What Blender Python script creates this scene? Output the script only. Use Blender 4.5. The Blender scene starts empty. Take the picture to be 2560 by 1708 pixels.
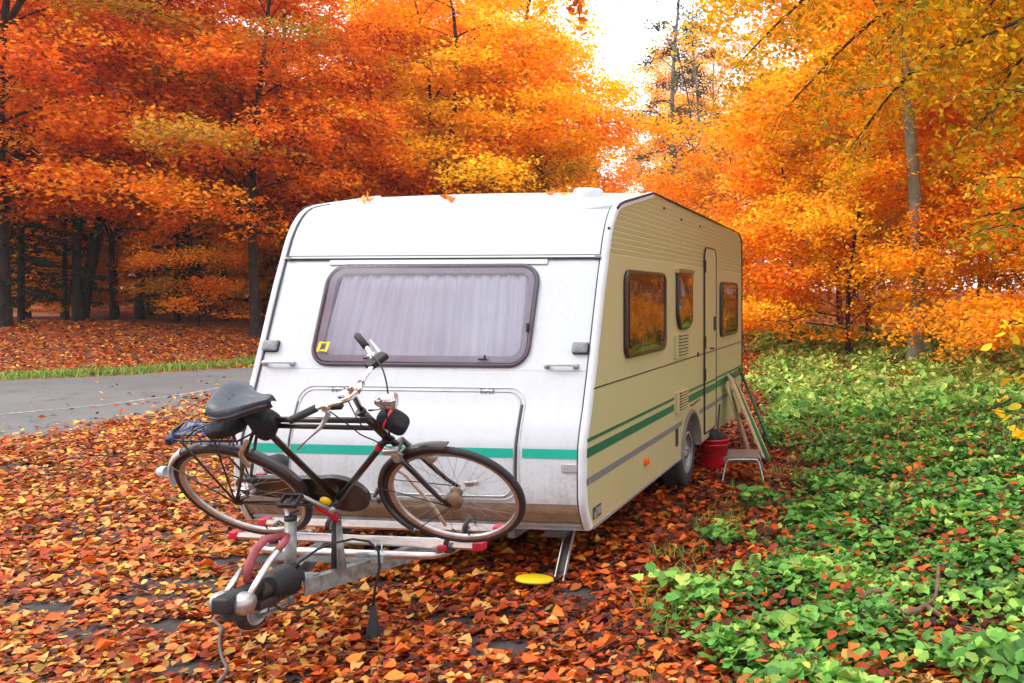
import bpy, math, random
import numpy as np
from mathutils import Vector, Matrix
random.seed(7)
RNG = np.random.default_rng(11)
sc = bpy.context.scene
col = sc.collection
R_ = math.radians
# ------------------------------------------------------------------ camera
CAM = Vector((1.788, -5.113, 1.763)); YAW = R_(6.9)
cd = bpy.data.cameras.new('camera'); cam = bpy.data.objects.new('camera', cd); col.objects.link(cam)
cam.location = CAM; cam.rotation_euler = (R_(90), 0, YAW)
cd.sensor_width = 36; cd.lens = 31.64; cd.shift_x = -0.259; cd.shift_y = -0.0449
cd.clip_start = 0.1; cd.clip_end = 1500
sc.camera = cam
# ------------------------------------------------------------------ light
SUN_EL, SUN_AZ = 44, 238         # azimuth measured clockwise from +Y
w = bpy.data.worlds.new('World'); sc.world = w; w.use_nodes = True
nt = w.node_tree; nt.nodes.clear()
sky = nt.nodes.new('ShaderNodeTexSky'); sky.sky_type = 'NISHITA'; sky.sun_disc = False
sky.sun_elevation = R_(SUN_EL); sky.sun_rotation = R_(SUN_AZ); sky.dust_density = 4; sky.air_density = 1.2
mx = nt.nodes.new('ShaderNodeMix'); mx.data_type = 'RGBA'
mx.inputs['Factor'].default_value = 0.86
mx.inputs['B'].default_value = (19.5, 20.4, 21.6, 1)   # bright even cloud and mist
bg = nt.nodes.new('ShaderNodeBackground'); bg.inputs['Strength'].default_value = 0.1
wo = nt.nodes.new('ShaderNodeOutputWorld')
nt.links.new(sky.outputs[0], mx.inputs['A']); nt.links.new(mx.outputs['Result'], bg.inputs['Color']); nt.links.new(bg.outputs[0], wo.inputs['Surface'])
sd = bpy.data.lights.new('sun', 'SUN'); sun = bpy.data.objects.new('sun', sd); col.objects.link(sun)
sd.energy = 1.25; sd.angle = R_(22); sd.color = (1.0, 0.95, 0.87)
sun.rotation_euler = (R_(90 - SUN_EL), 0, R_(180 - SUN_AZ)); sun.location = (-6, -10, 14)
sc.view_settings.view_transform = 'Standard'; sc.view_settings.look = 'None'
sc.view_settings.gamma = 1; sc.view_settings.use_curve_mapping = False
sc.view_settings.exposure = 0.42
sc.render.engine = 'CYCLES'
cy = sc.cycles
cy.max_bounces = 9; cy.diffuse_bounces = 6; cy.glossy_bounces = 3; cy.transmission_bounces = 3; cy.transparent_max_bounces = 8; cy.volume_bounces = 0
cy.use_denoising = True; cy.sample_clamp_indirect = 6
# ------------------------------------------------------------------ materials
def nodes_of(name):
    m = bpy.data.materials.new(name); m.use_nodes = True
    n = m.node_tree; return m, n, n.nodes['Principled BSDF'], n.nodes['Material Output']
def mat(name, c, rough=0.5, metal=0.0, var=0.12, scale=8.0, bump=0.0, bscale=60.0, c2=None, coat=0.0, dist=0.01):
    """procedural paint/metal/rubber: base colour broken up by object-space noise, optional second colour, optional bump"""
    m, n, p, o = nodes_of(name)
    tc = n.nodes.new('ShaderNodeTexCoord')
    no = n.nodes.new('ShaderNodeTexNoise'); no.inputs['Scale'].default_value = scale; no.inputs['Detail'].default_value = 5
    n.links.new(tc.outputs['Object'], no.inputs['Vector'])
    rp = n.nodes.new('ShaderNodeValToRGB'); rp.color_ramp.elements[0].position = 0.32; rp.color_ramp.elements[1].position = 0.72
    a = tuple(min(1, k*(1+var)) for k in c); b = c2 if c2 else tuple(k*(1-var) for k in c)
    rp.color_ramp.elements[0].color = (*b, 1); rp.color_ramp.elements[1].color = (*a, 1)
    n.links.new(no.outputs['Fac'], rp.inputs['Fac']); n.links.new(rp.outputs['Color'], p.inputs['Base Color'])
    p.inputs['Roughness'].default_value = rough; p.inputs['Metallic'].default_value = metal; p.inputs['Coat Weight'].default_value = coat
    if bump:
        n2 = n.nodes.new('ShaderNodeTexNoise'); n2.inputs['Scale'].default_value = bscale; n2.inputs['Detail'].default_value = 4
        n.links.new(tc.outputs['Object'], n2.inputs['Vector'])
        bp = n.nodes.new('ShaderNodeBump'); bp.inputs['Strength'].default_value = bump; bp.inputs['Distance'].default_value = dist
        n.links.new(n2.outputs['Fac'], bp.inputs['Height']); n.links.new(bp.outputs[0], p.inputs['Normal'])
    return m
def body_paint(name, c, dirt, amt, rough=0.35):
    """white van paint with faint vertical run-off streaks and grime that gathers on the lower edge"""
    m, n, p, o = nodes_of(name)
    tc = n.nodes.new('ShaderNodeTexCoord'); mp = n.nodes.new('ShaderNodeMapping'); mp.inputs['Scale'].default_value = (14, 14, 0.9)
    n.links.new(tc.outputs['Object'], mp.inputs['Vector'])
    s = n.nodes.new('ShaderNodeTexNoise'); s.inputs['Scale'].default_value = 1.0; s.inputs['Detail'].default_value = 6
    n.links.new(mp.outputs[0], s.inputs['Vector'])
    q = n.nodes.new('ShaderNodeTexNoise'); q.inputs['Scale'].default_value = 45; q.inputs['Detail'].default_value = 6
    n.links.new(tc.outputs['Object'], q.inputs['Vector'])
    sx = n.nodes.new('ShaderNodeSeparateXYZ'); n.links.new(tc.outputs['Object'], sx.inputs[0])
    lo = n.nodes.new('ShaderNodeMapRange'); lo.inputs['From Min'].default_value = 0.9; lo.inputs['From Max'].default_value = 0.33
    lo.inputs['To Min'].default_value = 0.12; lo.inputs['To Max'].default_value = 0.75
    n.links.new(sx.outputs['Z'], lo.inputs['Value'])
    ad = n.nodes.new('ShaderNodeMath'); ad.operation = 'MULTIPLY'; n.links.new(s.outputs['Fac'], ad.inputs[0]); n.links.new(q.outputs['Fac'], ad.inputs[1])
    a2 = n.nodes.new('ShaderNodeMapRange'); a2.inputs['From Min'].default_value = 0.2; a2.inputs['From Max'].default_value = 0.4
    n.links.new(ad.outputs[0], a2.inputs['Value'])
    a3 = n.nodes.new('ShaderNodeMath'); a3.operation = 'MULTIPLY'; n.links.new(a2.outputs[0], a3.inputs[0]); n.links.new(lo.outputs[0], a3.inputs[1])
    a4 = n.nodes.new('ShaderNodeMath'); a4.operation = 'MULTIPLY'; a4.inputs[1].default_value = amt; n.links.new(a3.outputs[0], a4.inputs[0])
    mi = n.nodes.new('ShaderNodeMix'); mi.data_type = 'RGBA'; mi.inputs['A'].default_value = (*c, 1); mi.inputs['B'].default_value = (*dirt, 1)
    n.links.new(a4.outputs[0], mi.inputs['Factor']); n.links.new(mi.outputs['Result'], p.inputs['Base Color'])
    p.inputs['Roughness'].default_value = rough
    big = n.nodes.new('ShaderNodeTexNoise'); big.inputs['Scale'].default_value = 2.2; n.links.new(tc.outputs['Object'], big.inputs['Vector'])
    bp = n.nodes.new('ShaderNodeBump'); bp.inputs['Strength'].default_value = 0.25; bp.inputs['Distance'].default_value = 0.02
    n.links.new(big.outputs['Fac'], bp.inputs['Height']); n.links.new(bp.outputs[0], p.inputs['Normal'])
    return m
def glass_mat(name, tint, spec_rough=0.03, dark=None):
    m, n, p, o = nodes_of(name)
    n.nodes.remove(p)
    tr = n.nodes.new('ShaderNodeBsdfTransparent'); tr.inputs[0].default_value = (*tint, 1)
    gl = n.nodes.new('ShaderNodeBsdfGlossy'); gl.inputs['Roughness'].default_value = spec_rough; gl.inputs['Color'].default_value = (.95, .95, .97, 1)
    fr = n.nodes.new('ShaderNodeFresnel'); fr.inputs[0].default_value = 1.5
    ms = n.nodes.new('ShaderNodeMixShader'); n.links.new(fr.outputs[0], ms.inputs[0]); n.links.new(tr.outputs[0], ms.inputs[1]); n.links.new(gl.outputs[0], ms.inputs[2])
    n.links.new(ms.outputs[0], o.inputs['Surface'])
    return m
def leaf_mat(name, pal_a, pal_b, transl=0.45, rough=0.5):
    """per-leaf colours: attribute Col.r picks along a palette, Col.g is the leaf's own lightness, Col.b is how green; the object's colour picks palette a or b"""
    m, n, p, o = nodes_of(name); L = n.links
    at = n.nodes.new('ShaderNodeAttribute'); at.attribute_name = 'Col'
    sp = n.nodes.new('ShaderNodeSeparateColor'); L.new(at.outputs['Color'], sp.inputs[0])
    oi = n.nodes.new('ShaderNodeObjectInfo'); so = n.nodes.new('ShaderNodeSeparateColor'); L.new(oi.outputs['Color'], so.inputs[0])
    def ramp(pal):
        r = n.nodes.new('ShaderNodeValToRGB'); e = r.color_ramp.elements
        while len(e) < len(pal): e.new(0.5)
        for i, c in enumerate(pal): e[i].position = i/(len(pal)-1); e[i].color = (*c, 1)
        L.new(sp.outputs[0], r.inputs[0]); return r
    ra, rb = ramp(pal_a), ramp(pal_b)
    mi = n.nodes.new('ShaderNodeMix'); mi.data_type = 'RGBA'; L.new(so.outputs[0], mi.inputs['Factor']); L.new(ra.outputs[0], mi.inputs['A']); L.new(rb.outputs[0], mi.inputs['B'])
    gr = n.nodes.new('ShaderNodeMix'); gr.data_type = 'RGBA'; gr.inputs['B'].default_value = (0.16, 0.26, 0.025, 1)
    L.new(sp.outputs[2], gr.inputs['Factor']); L.new(mi.outputs['Result'], gr.inputs['A'])
    hv = n.nodes.new('ShaderNodeHueSaturation'); L.new(gr.outputs['Result'], hv.inputs['Color'])
    mr = n.nodes.new('ShaderNodeMapRange'); mr.inputs['To Min'].default_value = 0.58; mr.inputs['To Max'].default_value = 1.5
    L.new(sp.outputs[1], mr.inputs['Value'])
    mo = n.nodes.new('ShaderNodeMath'); mo.operation = 'MULTIPLY'; L.new(mr.outputs[0], mo.inputs[0]); L.new(so.outputs[1], mo.inputs[1])
    L.new(mo.outputs[0], hv.inputs['Value'])
    L.new(hv.outputs[0], p.inputs['Base Color']); p.inputs['Roughness'].default_value = rough
    p.inputs['Specular IOR Level'].default_value = 0.3
    if transl:
        tl = n.nodes.new('ShaderNodeBsdfTranslucent'); L.new(hv.outputs[0], tl.inputs[0])
        ms = n.nodes.new('ShaderNodeMixShader'); ms.inputs[0].default_value = transl
        L.new(p.outputs[0], ms.inputs[1]); L.new(tl.outputs[0], ms.inputs[2]); L.new(ms.outputs[0], o.inputs['Surface'])
    return m
M = {}
M['white'] = body_paint('white_paint', (.56, .61, .665), (.28, .27, .22), 0.9)
M['whiteroof'] = body_paint('roof_paint', (.58, .62, .66), (.45, .43, .38), 0.4)
M['cream'] = body_paint('cream_side_paint', (.44, .385, .20), (.40, .32, .20), 0.5, 0.4)
M['skirt'] = mat('grimy_beige_skirt', (.27, .20, .14), .55, var=.2, scale=18, bump=.2)
M['trim'] = mat('white_moulding', (.60, .64, .68), .35, var=.06)
M['gasket'] = mat('dark_grey_gasket', (.05, .055, .07), .5)
M['darktrim'] = mat('dark_brown_edge_rubber', (.03, .018, .015), .6)
M['alu'] = mat('brushed_aluminium', (.72, .73, .75), .28, .9, var=.08, scale=30)
M['alud'] = mat('weathered_aluminium', (.45, .45, .46), .45, .7, var=.15, scale=20)
M['galv'] = mat('galvanised_steel', (.30, .33, .34), .5, .55, var=.25, scale=25, c2=(.20, .19, .17))
M['chrome'] = mat('chrome', (.75, .75, .76), .12, 1.0, var=.05)
M['teal'] = mat('teal_stripe', (.004, .40, .30), .4, var=.06)
M['green'] = mat('dark_green_stripe', (.004, .11, .055), .4, var=.08)
M['greyst'] = mat('grey_stripe', (.17, .16, .17), .45, var=.08)
M['winframe'] = mat('grey_violet_rubber', (.09, .075, .10), .45)
M['wbezel'] = mat('pale_window_rim', (.50, .46, .52), .4, var=.1)
M['brown'] = mat('brown_window_frame', (.035, .018, .012), .35)
M['pane'] = glass_mat('violet_tinted_acrylic', (.87, .865, .92), .10)
m_, n_, p_, o_ = nodes_of('brown_tinted_glass'); p_.inputs['Base Color'].default_value = (.018, .010, .006, 1); p_.inputs['Roughness'].default_value = .05; p_.inputs['IOR'].default_value = 2.3
tc_ = n_.nodes.new('ShaderNodeTexCoord'); nz_ = n_.nodes.new('ShaderNodeTexNoise'); nz_.inputs['Scale'].default_value = 5; n_.links.new(tc_.outputs['Object'], nz_.inputs['Vector'])
b_ = n_.nodes.new('ShaderNodeBump'); b_.inputs['Strength'].default_value = .25; b_.inputs['Distance'].default_value = .02; n_.links.new(nz_.outputs['Fac'], b_.inputs['Height']); n_.links.new(b_.outputs[0], p_.inputs['Normal'])
M['darkglass'] = m_
M['curtain'] = mat('white_net_curtain', (.86, .90, .97), .9, var=.08, scale=3)
M['inside'] = mat('dim_interior', (.35, .33, .40), .9)
M['yellow'] = mat('yellow_plastic', (.85, .60, .01), .4, var=.06, scale=10)
M['orange'] = mat('orange_lens', (.80, .12, .01), .25)
M['lens'] = mat('clear_lamp_lens', (.20, .22, .24), .15, var=.25, scale=60, bump=.5, bscale=120)
M['black'] = mat('black_rubber', (.018, .018, .022), .55, bump=.15)
M['blackcloth'] = mat('black_nylon', (.012, .012, .016), .85, bump=.5, bscale=40, dist=.02)
M['tyre'] = mat('tyre_rubber', (.028, .028, .034), .65, bump=.35, bscale=150)
M['rim'] = mat('dull_wheel_rim', (.50, .48, .47), .35, .75, var=.2, scale=12)
M['frame'] = mat('dark_brown_enamel', (.022, .012, .010), .28, var=.3, scale=9, coat=.3)
M['fender'] = mat('brown_fender_enamel', (.034, .019, .016), .35, var=.35, scale=7, coat=.2)
M['leather'] = mat('dark_blue_grey_saddle', (.045, .052, .068), .38, var=.2, scale=14, bump=.2)
M['red'] = mat('red_plastic', (.55, .01, .035), .35, var=.12)
M['redgrip'] = mat('faded_red_grip', (.34, .07, .09), .5, var=.25, scale=30)
M['bucketred'] = mat('red_bucket_plastic', (.42, .004, .012), .38, var=.1)
M['tan'] = mat('tan_cable_sheath', (.48, .34, .22), .5, var=.25, scale=30)
M['blue'] = mat('blue_elastic', (.06, .08, .32), .6, var=.3, scale=60)
M['wood'] = mat('pale_wood', (.44, .35, .21), .6, var=.25, scale=12)
M['greenpole'] = mat('green_frame_paint', (.01, .11, .03), .45)
M['seatgrey'] = mat('brown_grey_step_top', (.16, .12, .10), .6)
M['bark'] = mat('dark_bark', (.028, .019, .015), .9, var=.4, scale=6, bump=.8, bscale=22, dist=.03)
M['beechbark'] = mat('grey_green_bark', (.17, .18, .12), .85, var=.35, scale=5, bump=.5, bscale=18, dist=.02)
M['sticks'] = mat('dead_wood', (.16, .10, .06), .85, var=.35, scale=20, bump=.5)
RED = [(.36, .050, .006), (.74, .10, .006), (.92, .19, .008), (.95, .30, .010), (.94, .46, .02)]
YEL = [(.88, .26, .006), (.95, .44, .008), (.96, .60, .010), (.96, .70, .016), (.93, .80, .05)]
LIT = [(.018, .007, .006), (.07, .014, .008), (.24, .030, .006), (.46, .060, .005), (.60, .12, .008), (.62, .22, .030), (.64, .34, .10), (.70, .42, .03)]
GRN = [(.030, .08, .018), (.055, .16, .032), (.11, .29, .045), (.24, .40, .065), (.44, .46, .12)]
NEED = [(.012, .022, .010), (.02, .035, .014), (.03, .045, .015), (.05, .05, .016)]
M['leaf'] = leaf_mat('autumn_beech_leaves', RED, YEL, .5)
M['litter'] = leaf_mat('fallen_leaves', LIT, LIT, .15, .45)
M['herb'] = leaf_mat('green_leaves', GRN, GRN, .3)
M['needle'] = leaf_mat('spruce_needles', NEED, NEED, .1)
# ------------------------------------------------------------------ mesh helpers
class MB:
    def __init__(s): s.v = []; s.f = []; s.sm = []
    def add(s, vs, fs, smooth=False):
        b = len(s.v); s.v += [tuple(v) for v in vs]
        for f in fs: s.f.append(tuple(i+b for i in f)); s.sm.append(smooth)
        return s
    def box(s, c, d, rot=None, bev=0.0):
        hx, hy, hz = d[0]/2, d[1]/2, d[2]/2
        if bev <= 0:
            vs = [Vector((x*hx, y*hy, z*hz)) for x in (-1, 1) for y in (-1, 1) for z in (-1, 1)]
            fs = [(0, 1, 3, 2), (4, 6, 7, 5), (0, 4, 5, 1), (2, 3, 7, 6), (0, 2, 6, 4), (1, 5, 7, 3)]
        else:
            bm = bmesh.new(); bmesh.ops.create_cube(bm, size=1)
            for v in bm.verts: v.co = Vector((v.co.x*2*hx, v.co.y*2*hy, v.co.z*2*hz))
            bmesh.ops.bevel(bm, geom=list(bm.edges), offset=bev, segments=2, affect='EDGES', profile=.6)
            bm.verts.index_update(); vs = [v.co.copy() for v in bm.verts]; fs = [tuple(v.index for v in f.verts) for f in bm.faces]; bm.free()
        m = rot if rot is not None else Matrix.Identity(3)
        return s.add([m @ v + Vector(c) for v in vs], fs, bev > 0)
    def tube(s, pts, r, n=8, closed=False, cap=True, smooth=True, flat=1.0):
        pts = [Vector(p) for p in pts]; k = len(pts); rr = r if isinstance(r, (list, tuple)) else [r]*k
        vs = []; up = None
        for i, p in enumerate(pts):
            if closed: t = pts[(i+1) % k]-pts[i-1]
            else: t = pts[min(i+1, k-1)]-pts[max(i-1, 0)]
            if t.length < 1e-9: t = Vector((0, 0, 1))
            t.normalize()
            if up is None:
                up = Vector((0, 0, 1)) if abs(t.z) < .9 else Vector((0, 1, 0))
            a = up - t*up.dot(t)
            if a.length < 1e-4: a = t.orthogonal()
            a.normalize(); up = a; b = t.cross(a)
            for j in range(n):
                an = 2*math.pi*j/n; vs.append(p + (a*math.cos(an)*flat + b*math.sin(an))*rr[i])
        fs = []
        for i in range(k if closed else k-1):
            for j in range(n):
                fs.append((i*n+j, i*n+(j+1) % n, ((i+1) % k)*n+(j+1) % n, ((i+1) % k)*n+j))
        s.add(vs, fs, smooth)
        if cap and not closed:
            b = len(s.v)-k*n
            s.f.append(tuple(b+j for j in range(n))[::-1]); s.sm.append(False)
            s.f.append(tuple(b+(k-1)*n+j for j in range(n))); s.sm.append(False)
        return s
    def lathe(s, prof, axis_o=(0, 0, 0), axis='z', n=24, smooth=True, rot=None):
        """prof: list of (radius, height)"""
        vs = []; 
        for (r, h) in prof:
            for j in range(n):
                a = 2*math.pi*j/n; x, y = r*math.cos(a), r*math.sin(a)
                v = {'z': (x, y, h), 'y': (x, h, y), 'x': (h, x, y)}[axis]
                v = Vector(v)
                if rot is not None: v = rot @ v
                vs.append(v+Vector(axis_o))
        fs = []
        for i in range(len(prof)-1):
            for j in range(n): fs.append((i*n+j, i*n+(j+1) % n, (i+1)*n+(j+1) % n, (i+1)*n+j))
        return s.add(vs, fs, smooth)
    def build(s, name, m, parent=None):
        me = bpy.data.meshes.new(name); me.from_pydata(s.v, [], s.f); me.validate()
        if len(me.polygons) == len(s.sm): me.polygons.foreach_set('use_smooth', s.sm)
        me.materials.append(m); o = bpy.data.objects.new(name, me); col.objects.link(o)
        if parent: o.parent = parent
        return o
import bmesh
def cr_(P, q=4):
    out = []
    for i in range(len(P)-1):
        p0, p1, p2, p3 = [Vector(P[max(0, min(len(P)-1, i+d))]) for d in (-1, 0, 1, 2)]
        for t in range(q):
            t /= q; out.append(.5*((2*p1)+(-p0+p2)*t+(2*p0-5*p1+4*p2-p3)*t*t+(-p0+3*p1-3*p2+p3)*t**3))
    return out+[Vector(P[-1])]

def tag(o, label=None, cat=None, group=None, kind=None):
    for k, v in (('label', label), ('category', cat), ('group', group), ('kind', kind)):
        if v: o[k] = v
    return o
def empty(name, loc=(0, 0, 0), rot=None):
    o = bpy.data.objects.new(name, None); col.objects.link(o); o.location = loc; o.empty_display_size = .2
    if rot is not None: o.rotation_euler = rot
    return o
def copy_tree(o, parent=None):
    c = o.copy(); col.objects.link(c); c.parent = parent
    for ch in list(o.children): copy_tree(ch, c)
    return c
def poly_mesh(name, V, F, m, parent=None, colors=None, smooth=False):
    """fast mesh from numpy: V (n,3), F (k,3 or 4)"""
    me = bpy.data.meshes.new(name); nv, (nf, q) = len(V), F.shape
    me.vertices.add(nv); me.vertices.foreach_set('co', V.astype(np.float32).ravel())
    me.loops.add(nf*q); me.loops.foreach_set('vertex_index', F.astype(np.int32).ravel())
    me.polygons.add(nf); me.polygons.foreach_set('loop_start', np.arange(0, nf*q, q, dtype=np.int32))
    me.polygons.foreach_set('use_smooth', np.full(nf, smooth))
    me.update(calc_edges=True)
    if colors is not None:
        a = me.color_attributes.new('Col', 'FLOAT_COLOR', 'POINT'); a.data.foreach_set('color', colors.astype(np.float32).ravel())
    me.materials.append(m); o = bpy.data.objects.new(name, me); col.objects.link(o)
    if parent: o.parent = parent
    return o
# leaf templates: (u along, v across, faces)
def tmpl(kind):
    if kind == 'fine':
        o = [(-.5, 0), (.5, 0)] + [(u, 0) for u in (-.32, -.05, .27)] + [(-.32, -.2), (-.05, -.33), (.27, -.23)] + [(-.32, .2), (-.05, .33), (.27, .23)]
        f = [(0, 2, 5), (0, 8, 2), (2, 3, 6), (2, 6, 5), (2, 8, 9), (2, 9, 3), (3, 4, 7), (3, 7, 6), (3, 9, 10), (3, 10, 4), (4, 1, 7), (4, 10, 1)]
    elif kind == 'mid':
        o = [(-.5, 0), (.5, 0), (-.2, -.28), (.2, -.27), (-.2, .28), (.2, .27)]
        f = [(0, 1, 3), (0, 3, 2), (0, 4, 5), (0, 5, 1)]
    elif kind == 'heart':
        o = [(-.5, 0), (.42, 0), (0, 0), (.52, .16), (.3, .42), (-.05, .34), (.52, -.16), (.3, -.42), (-.05, -.34)]
        f = [(2, 0, 5), (2, 5, 4), (2, 4, 3), (2, 3, 1), (0, 2, 8), (8, 2, 7), (7, 2, 6), (6, 2, 1)]
    else:
        o = [(-.5, 0), (.5, 0), (-.02, -.32), (-.02, .32)]
        f = [(0, 1, 2), (0, 3, 1)]
    return np.array(o), np.array(f)
def leaves(P, N, size, kind='low', curl=.5, bend=.4, rng=RNG, colr=None):
    """P (n,3) positions, N (n,3) leaf normals, size (n,) -> V, F, C"""
    n = len(P); o, f = tmpl(kind); k = len(o)
    N = N/np.linalg.norm(N, axis=1, keepdims=True)
    a = rng.normal(size=(n, 3)); T = a - (a*N).sum(1, keepdims=True)*N; T /= np.linalg.norm(T, axis=1, keepdims=True)
    B = np.cross(N, T)
    u = o[:, 0][None, :]; v = o[:, 1][None, :]*rng.uniform(.8, 1.2, (n, 1))
    c1 = rng.normal(curl, curl*.7, (n, 1)) if curl else 0; c2 = rng.normal(0, bend, (n, 1))
    z = c1*v**2*2 + c2*u**2 + (rng.normal(0, .22*curl, (n, 1))*v if curl else 0)
    s = size[:, None, None]
    V = P[:, None, :] + s*(u[..., None]*T[:, None, :] + v[..., None]*B[:, None, :] + z[..., None]*N[:, None, :])
    F = (f[None] + (np.arange(n)*k)[:, None, None]).reshape(-1, 3)
    C = np.repeat(colr, k, axis=0)
    return V.reshape(-1, 3), F, np.concatenate([C, np.ones((len(C), 1))], 1)
def join_l(L):
    V = []; F = []; C = []; b = 0
    for v, f, c in L: V.append(v); F.append(f+b); C.append(c); b += len(v)
    return np.concatenate(V), np.concatenate(F), np.concatenate(C)
def randn_up(n, tilt, rng=RNG):
    N = rng.normal(0, tilt, (n, 3)); N[:, 2] = 1; return N
# ------------------------------------------------------------------ terrain
def sstep(t): t = np.clip(t, 0, 1); return t*t*(3-2*t)
def hgt(x, y):
    x = np.asarray(x, float); y = np.asarray(y, float)
    s = (x+16.16)*-.755 + (y-11.2)*.656
    left = .95*sstep((s-.2)/8.5) + .012*np.maximum(s-8, 0)
    right = .55*sstep((y-11)/13)*sstep((x+8)/5) + .12*sstep((x-1.2)/2.5)*sstep((y+3)/3)
    bump = .018*np.sin(x*1.7+1)*np.cos(y*1.3) + .05*np.sin(x*.31+2)*np.cos(y*.27+1)
    flat = sstep((-s-.5)/2.)*sstep((.6-x)/1.5)        # the road and lay-by stay level
    return left+right+bump*(1-flat)
ax = np.concatenate([[-420, -300, -200, -140, -100, -80, -64, -54], np.arange(-48, -12, .8), np.arange(-12, 8, .35), np.arange(8, 30, .8), [32, 38, 48, 64, 90, 140, 200, 300, 420]])
ay = np.concatenate([[-300, -200, -120, -70, -45, -30, -22, -16, -12], np.arange(-10, 12, .35), np.arange(12, 50, .8), [52, 58, 66, 80, 100, 140, 200, 300, 420]])
X, Y = np.meshgrid(ax, ay); Z = hgt(X, Y)
V = np.stack([X.ravel(), Y.ravel(), Z.ravel()], 1); nx, ny = len(ax), len(ay)
i = np.arange(nx-1)[None, :] + np.arange(ny-1)[:, None]*nx
F = np.stack([i, i+1, i+nx+1, i+nx], -1).reshape(-1, 4)
# ground: damp soil showing between countless rust and orange leaf flecks
m, n, p, o = nodes_of('forest_floor'); L = n.links
tc = n.nodes.new('ShaderNodeTexCoord')
vo = n.nodes.new('ShaderNodeTexVoronoi'); vo.inputs['Scale'].default_value = 16; L.new(tc.outputs['Object'], vo.inputs['Vector'])
rp = n.nodes.new('ShaderNodeValToRGB'); e = rp.color_ramp.elements
for k in range(3): e.new(.5)
for k, (ps, c) in enumerate([(0, (.035, .018, .012)), (.35, (.10, .028, .012)), (.6, (.34, .065, .012)), (.8, (.55, .13, .015)), (1, (.62, .26, .06))]): e[k].position = ps; e[k].color = (*c, 1)
sc_ = n.nodes.new('ShaderNodeSeparateColor'); L.new(vo.outputs['Color'], sc_.inputs[0]); L.new(sc_.outputs[0], rp.inputs[0])
nz = n.nodes.new('ShaderNodeTexNoise'); nz.inputs['Scale'].default_value = 30; nz.inputs['Detail'].default_value = 8; L.new(tc.outputs['Object'], nz.inputs['Vector'])
soil = n.nodes.new('ShaderNodeValToRGB'); soil.color_ramp.elements[0].color = (.020, .015, .013, 1); soil.color_ramp.elements[1].color = (.085, .068, .062, 1); L.new(nz.outputs['Fac'], soil.inputs[0])
sx = n.nodes.new('ShaderNodeSeparateXYZ'); L.new(tc.outputs['Object'], sx.inputs[0])
far = n.nodes.new('ShaderNodeMapRange'); far.inputs['From Min'].default_value = 6; far.inputs['From Max'].default_value = 13; L.new(sx.outputs['Y'], far.inputs['Value'])
mg = n.nodes.new('ShaderNodeMix'); mg.data_type = 'RGBA'; L.new(far.outputs[0], mg.inputs['Factor']); L.new(soil.outputs[0], mg.inputs['A']); L.new(rp.outputs[0], mg.inputs['B'])
L.new(mg.outputs['Result'], p.inputs['Base Color']); p.inputs['Roughness'].default_value = .85
bp = n.nodes.new('ShaderNodeBump'); bp.inputs['Strength'].default_value = .6; bp.inputs['Distance'].default_value = .02; L.new(nz.outputs['Fac'], bp.inputs['Height']); L.new(bp.outputs[0], p.inputs['Normal'])
ground = tag(poly_mesh('ground', V, F, m, smooth=True), kind='structure')
# road: a strip between the leaf-covered near edge and the far verge
near = [(-30, -22), (-20, -12), (-14, -4.5), (-11.2, 0), (-9.4, 3.4), (-8.75, 5), (-8.9, 6.8), (-9.6, 9), (-10.3, 12), (-10.8, 16), (-11.2, 22), (-12, 30)]
farE = [(-60, -36), (-46, -24), (-36, -12.5), (-26, -1.0), (-20, 6.4), (-16.16, 11.2), (-14.9, 12.75), (-13.4, 15.6), (-13.2, 18.5), (-13.6, 22), (-14.2, 26), (-15.5, 33)]
def poly_at(P, x):  # resample a polyline by index parameter
    i = min(int(x), len(P)-2); t = x-i; return (P[i][0]*(1-t)+P[i+1][0]*t, P[i][1]*(1-t)+P[i+1][1]*t)
rd = MB(); NS, NW = 66, 10
vs = []
for a in range(NS+1):
    s = a/NS*(len(near)-1); p0, p1 = poly_at(near, s), poly_at(farE, s)
    p0 = (p0[0]+.9*(1-0), p0[1])
    for b in range(NW+1):
        t = b/NW; x, y = p0[0]*(1-t)+p1[0]*t, p0[1]*(1-t)+p1[1]*t
        vs.append((x, y, float(hgt(x, y))+.008))
fs = [(a*(NW+1)+b, (a+1)*(NW+1)+b, (a+1)*(NW+1)+b+1, a*(NW+1)+b+1) for a in range(NS) for b in range(NW)]
rd.add(vs, fs, True)
M['asphalt'] = mat('pale_worn_asphalt', (.155, .152, .150), .8, var=.22, scale=55, bump=.5, bscale=140, dist=.01)
m = M['asphalt']; n = m.node_tree; p = n.nodes['Principled BSDF']; src = p.inputs['Base Color'].links[0].from_socket
tc = n.nodes.new('ShaderNodeTexCoord'); v1 = n.nodes.new('ShaderNodeTexVoronoi'); v1.feature = 'DISTANCE_TO_EDGE'; v1.inputs['Scale'].default_value = .42
dz = n.nodes.new('ShaderNodeTexNoise'); dz.inputs['Scale'].default_value = 2.5; dz.inputs['Detail'].default_value = 6; n.links.new(tc.outputs['Object'], dz.inputs['Vector'])
ad = n.nodes.new('ShaderNodeVectorMath'); ad.operation = 'ADD'; n.links.new(tc.outputs['Object'], ad.inputs[0]); n.links.new(dz.outputs['Color'], ad.inputs[1]); n.links.new(ad.outputs[0], v1.inputs['Vector'])
cr1 = n.nodes.new('ShaderNodeMapRange'); cr1.inputs['From Max'].default_value = .012; cr1.inputs['To Min'].default_value = .45; n.links.new(v1.outputs['Distance'], cr1.inputs['Value'])
b2 = n.nodes.new('ShaderNodeTexNoise'); b2.inputs['Scale'].default_value = .5; b2.inputs['Detail'].default_value = 5; n.links.new(tc.outputs['Object'], b2.inputs['Vector'])
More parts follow.
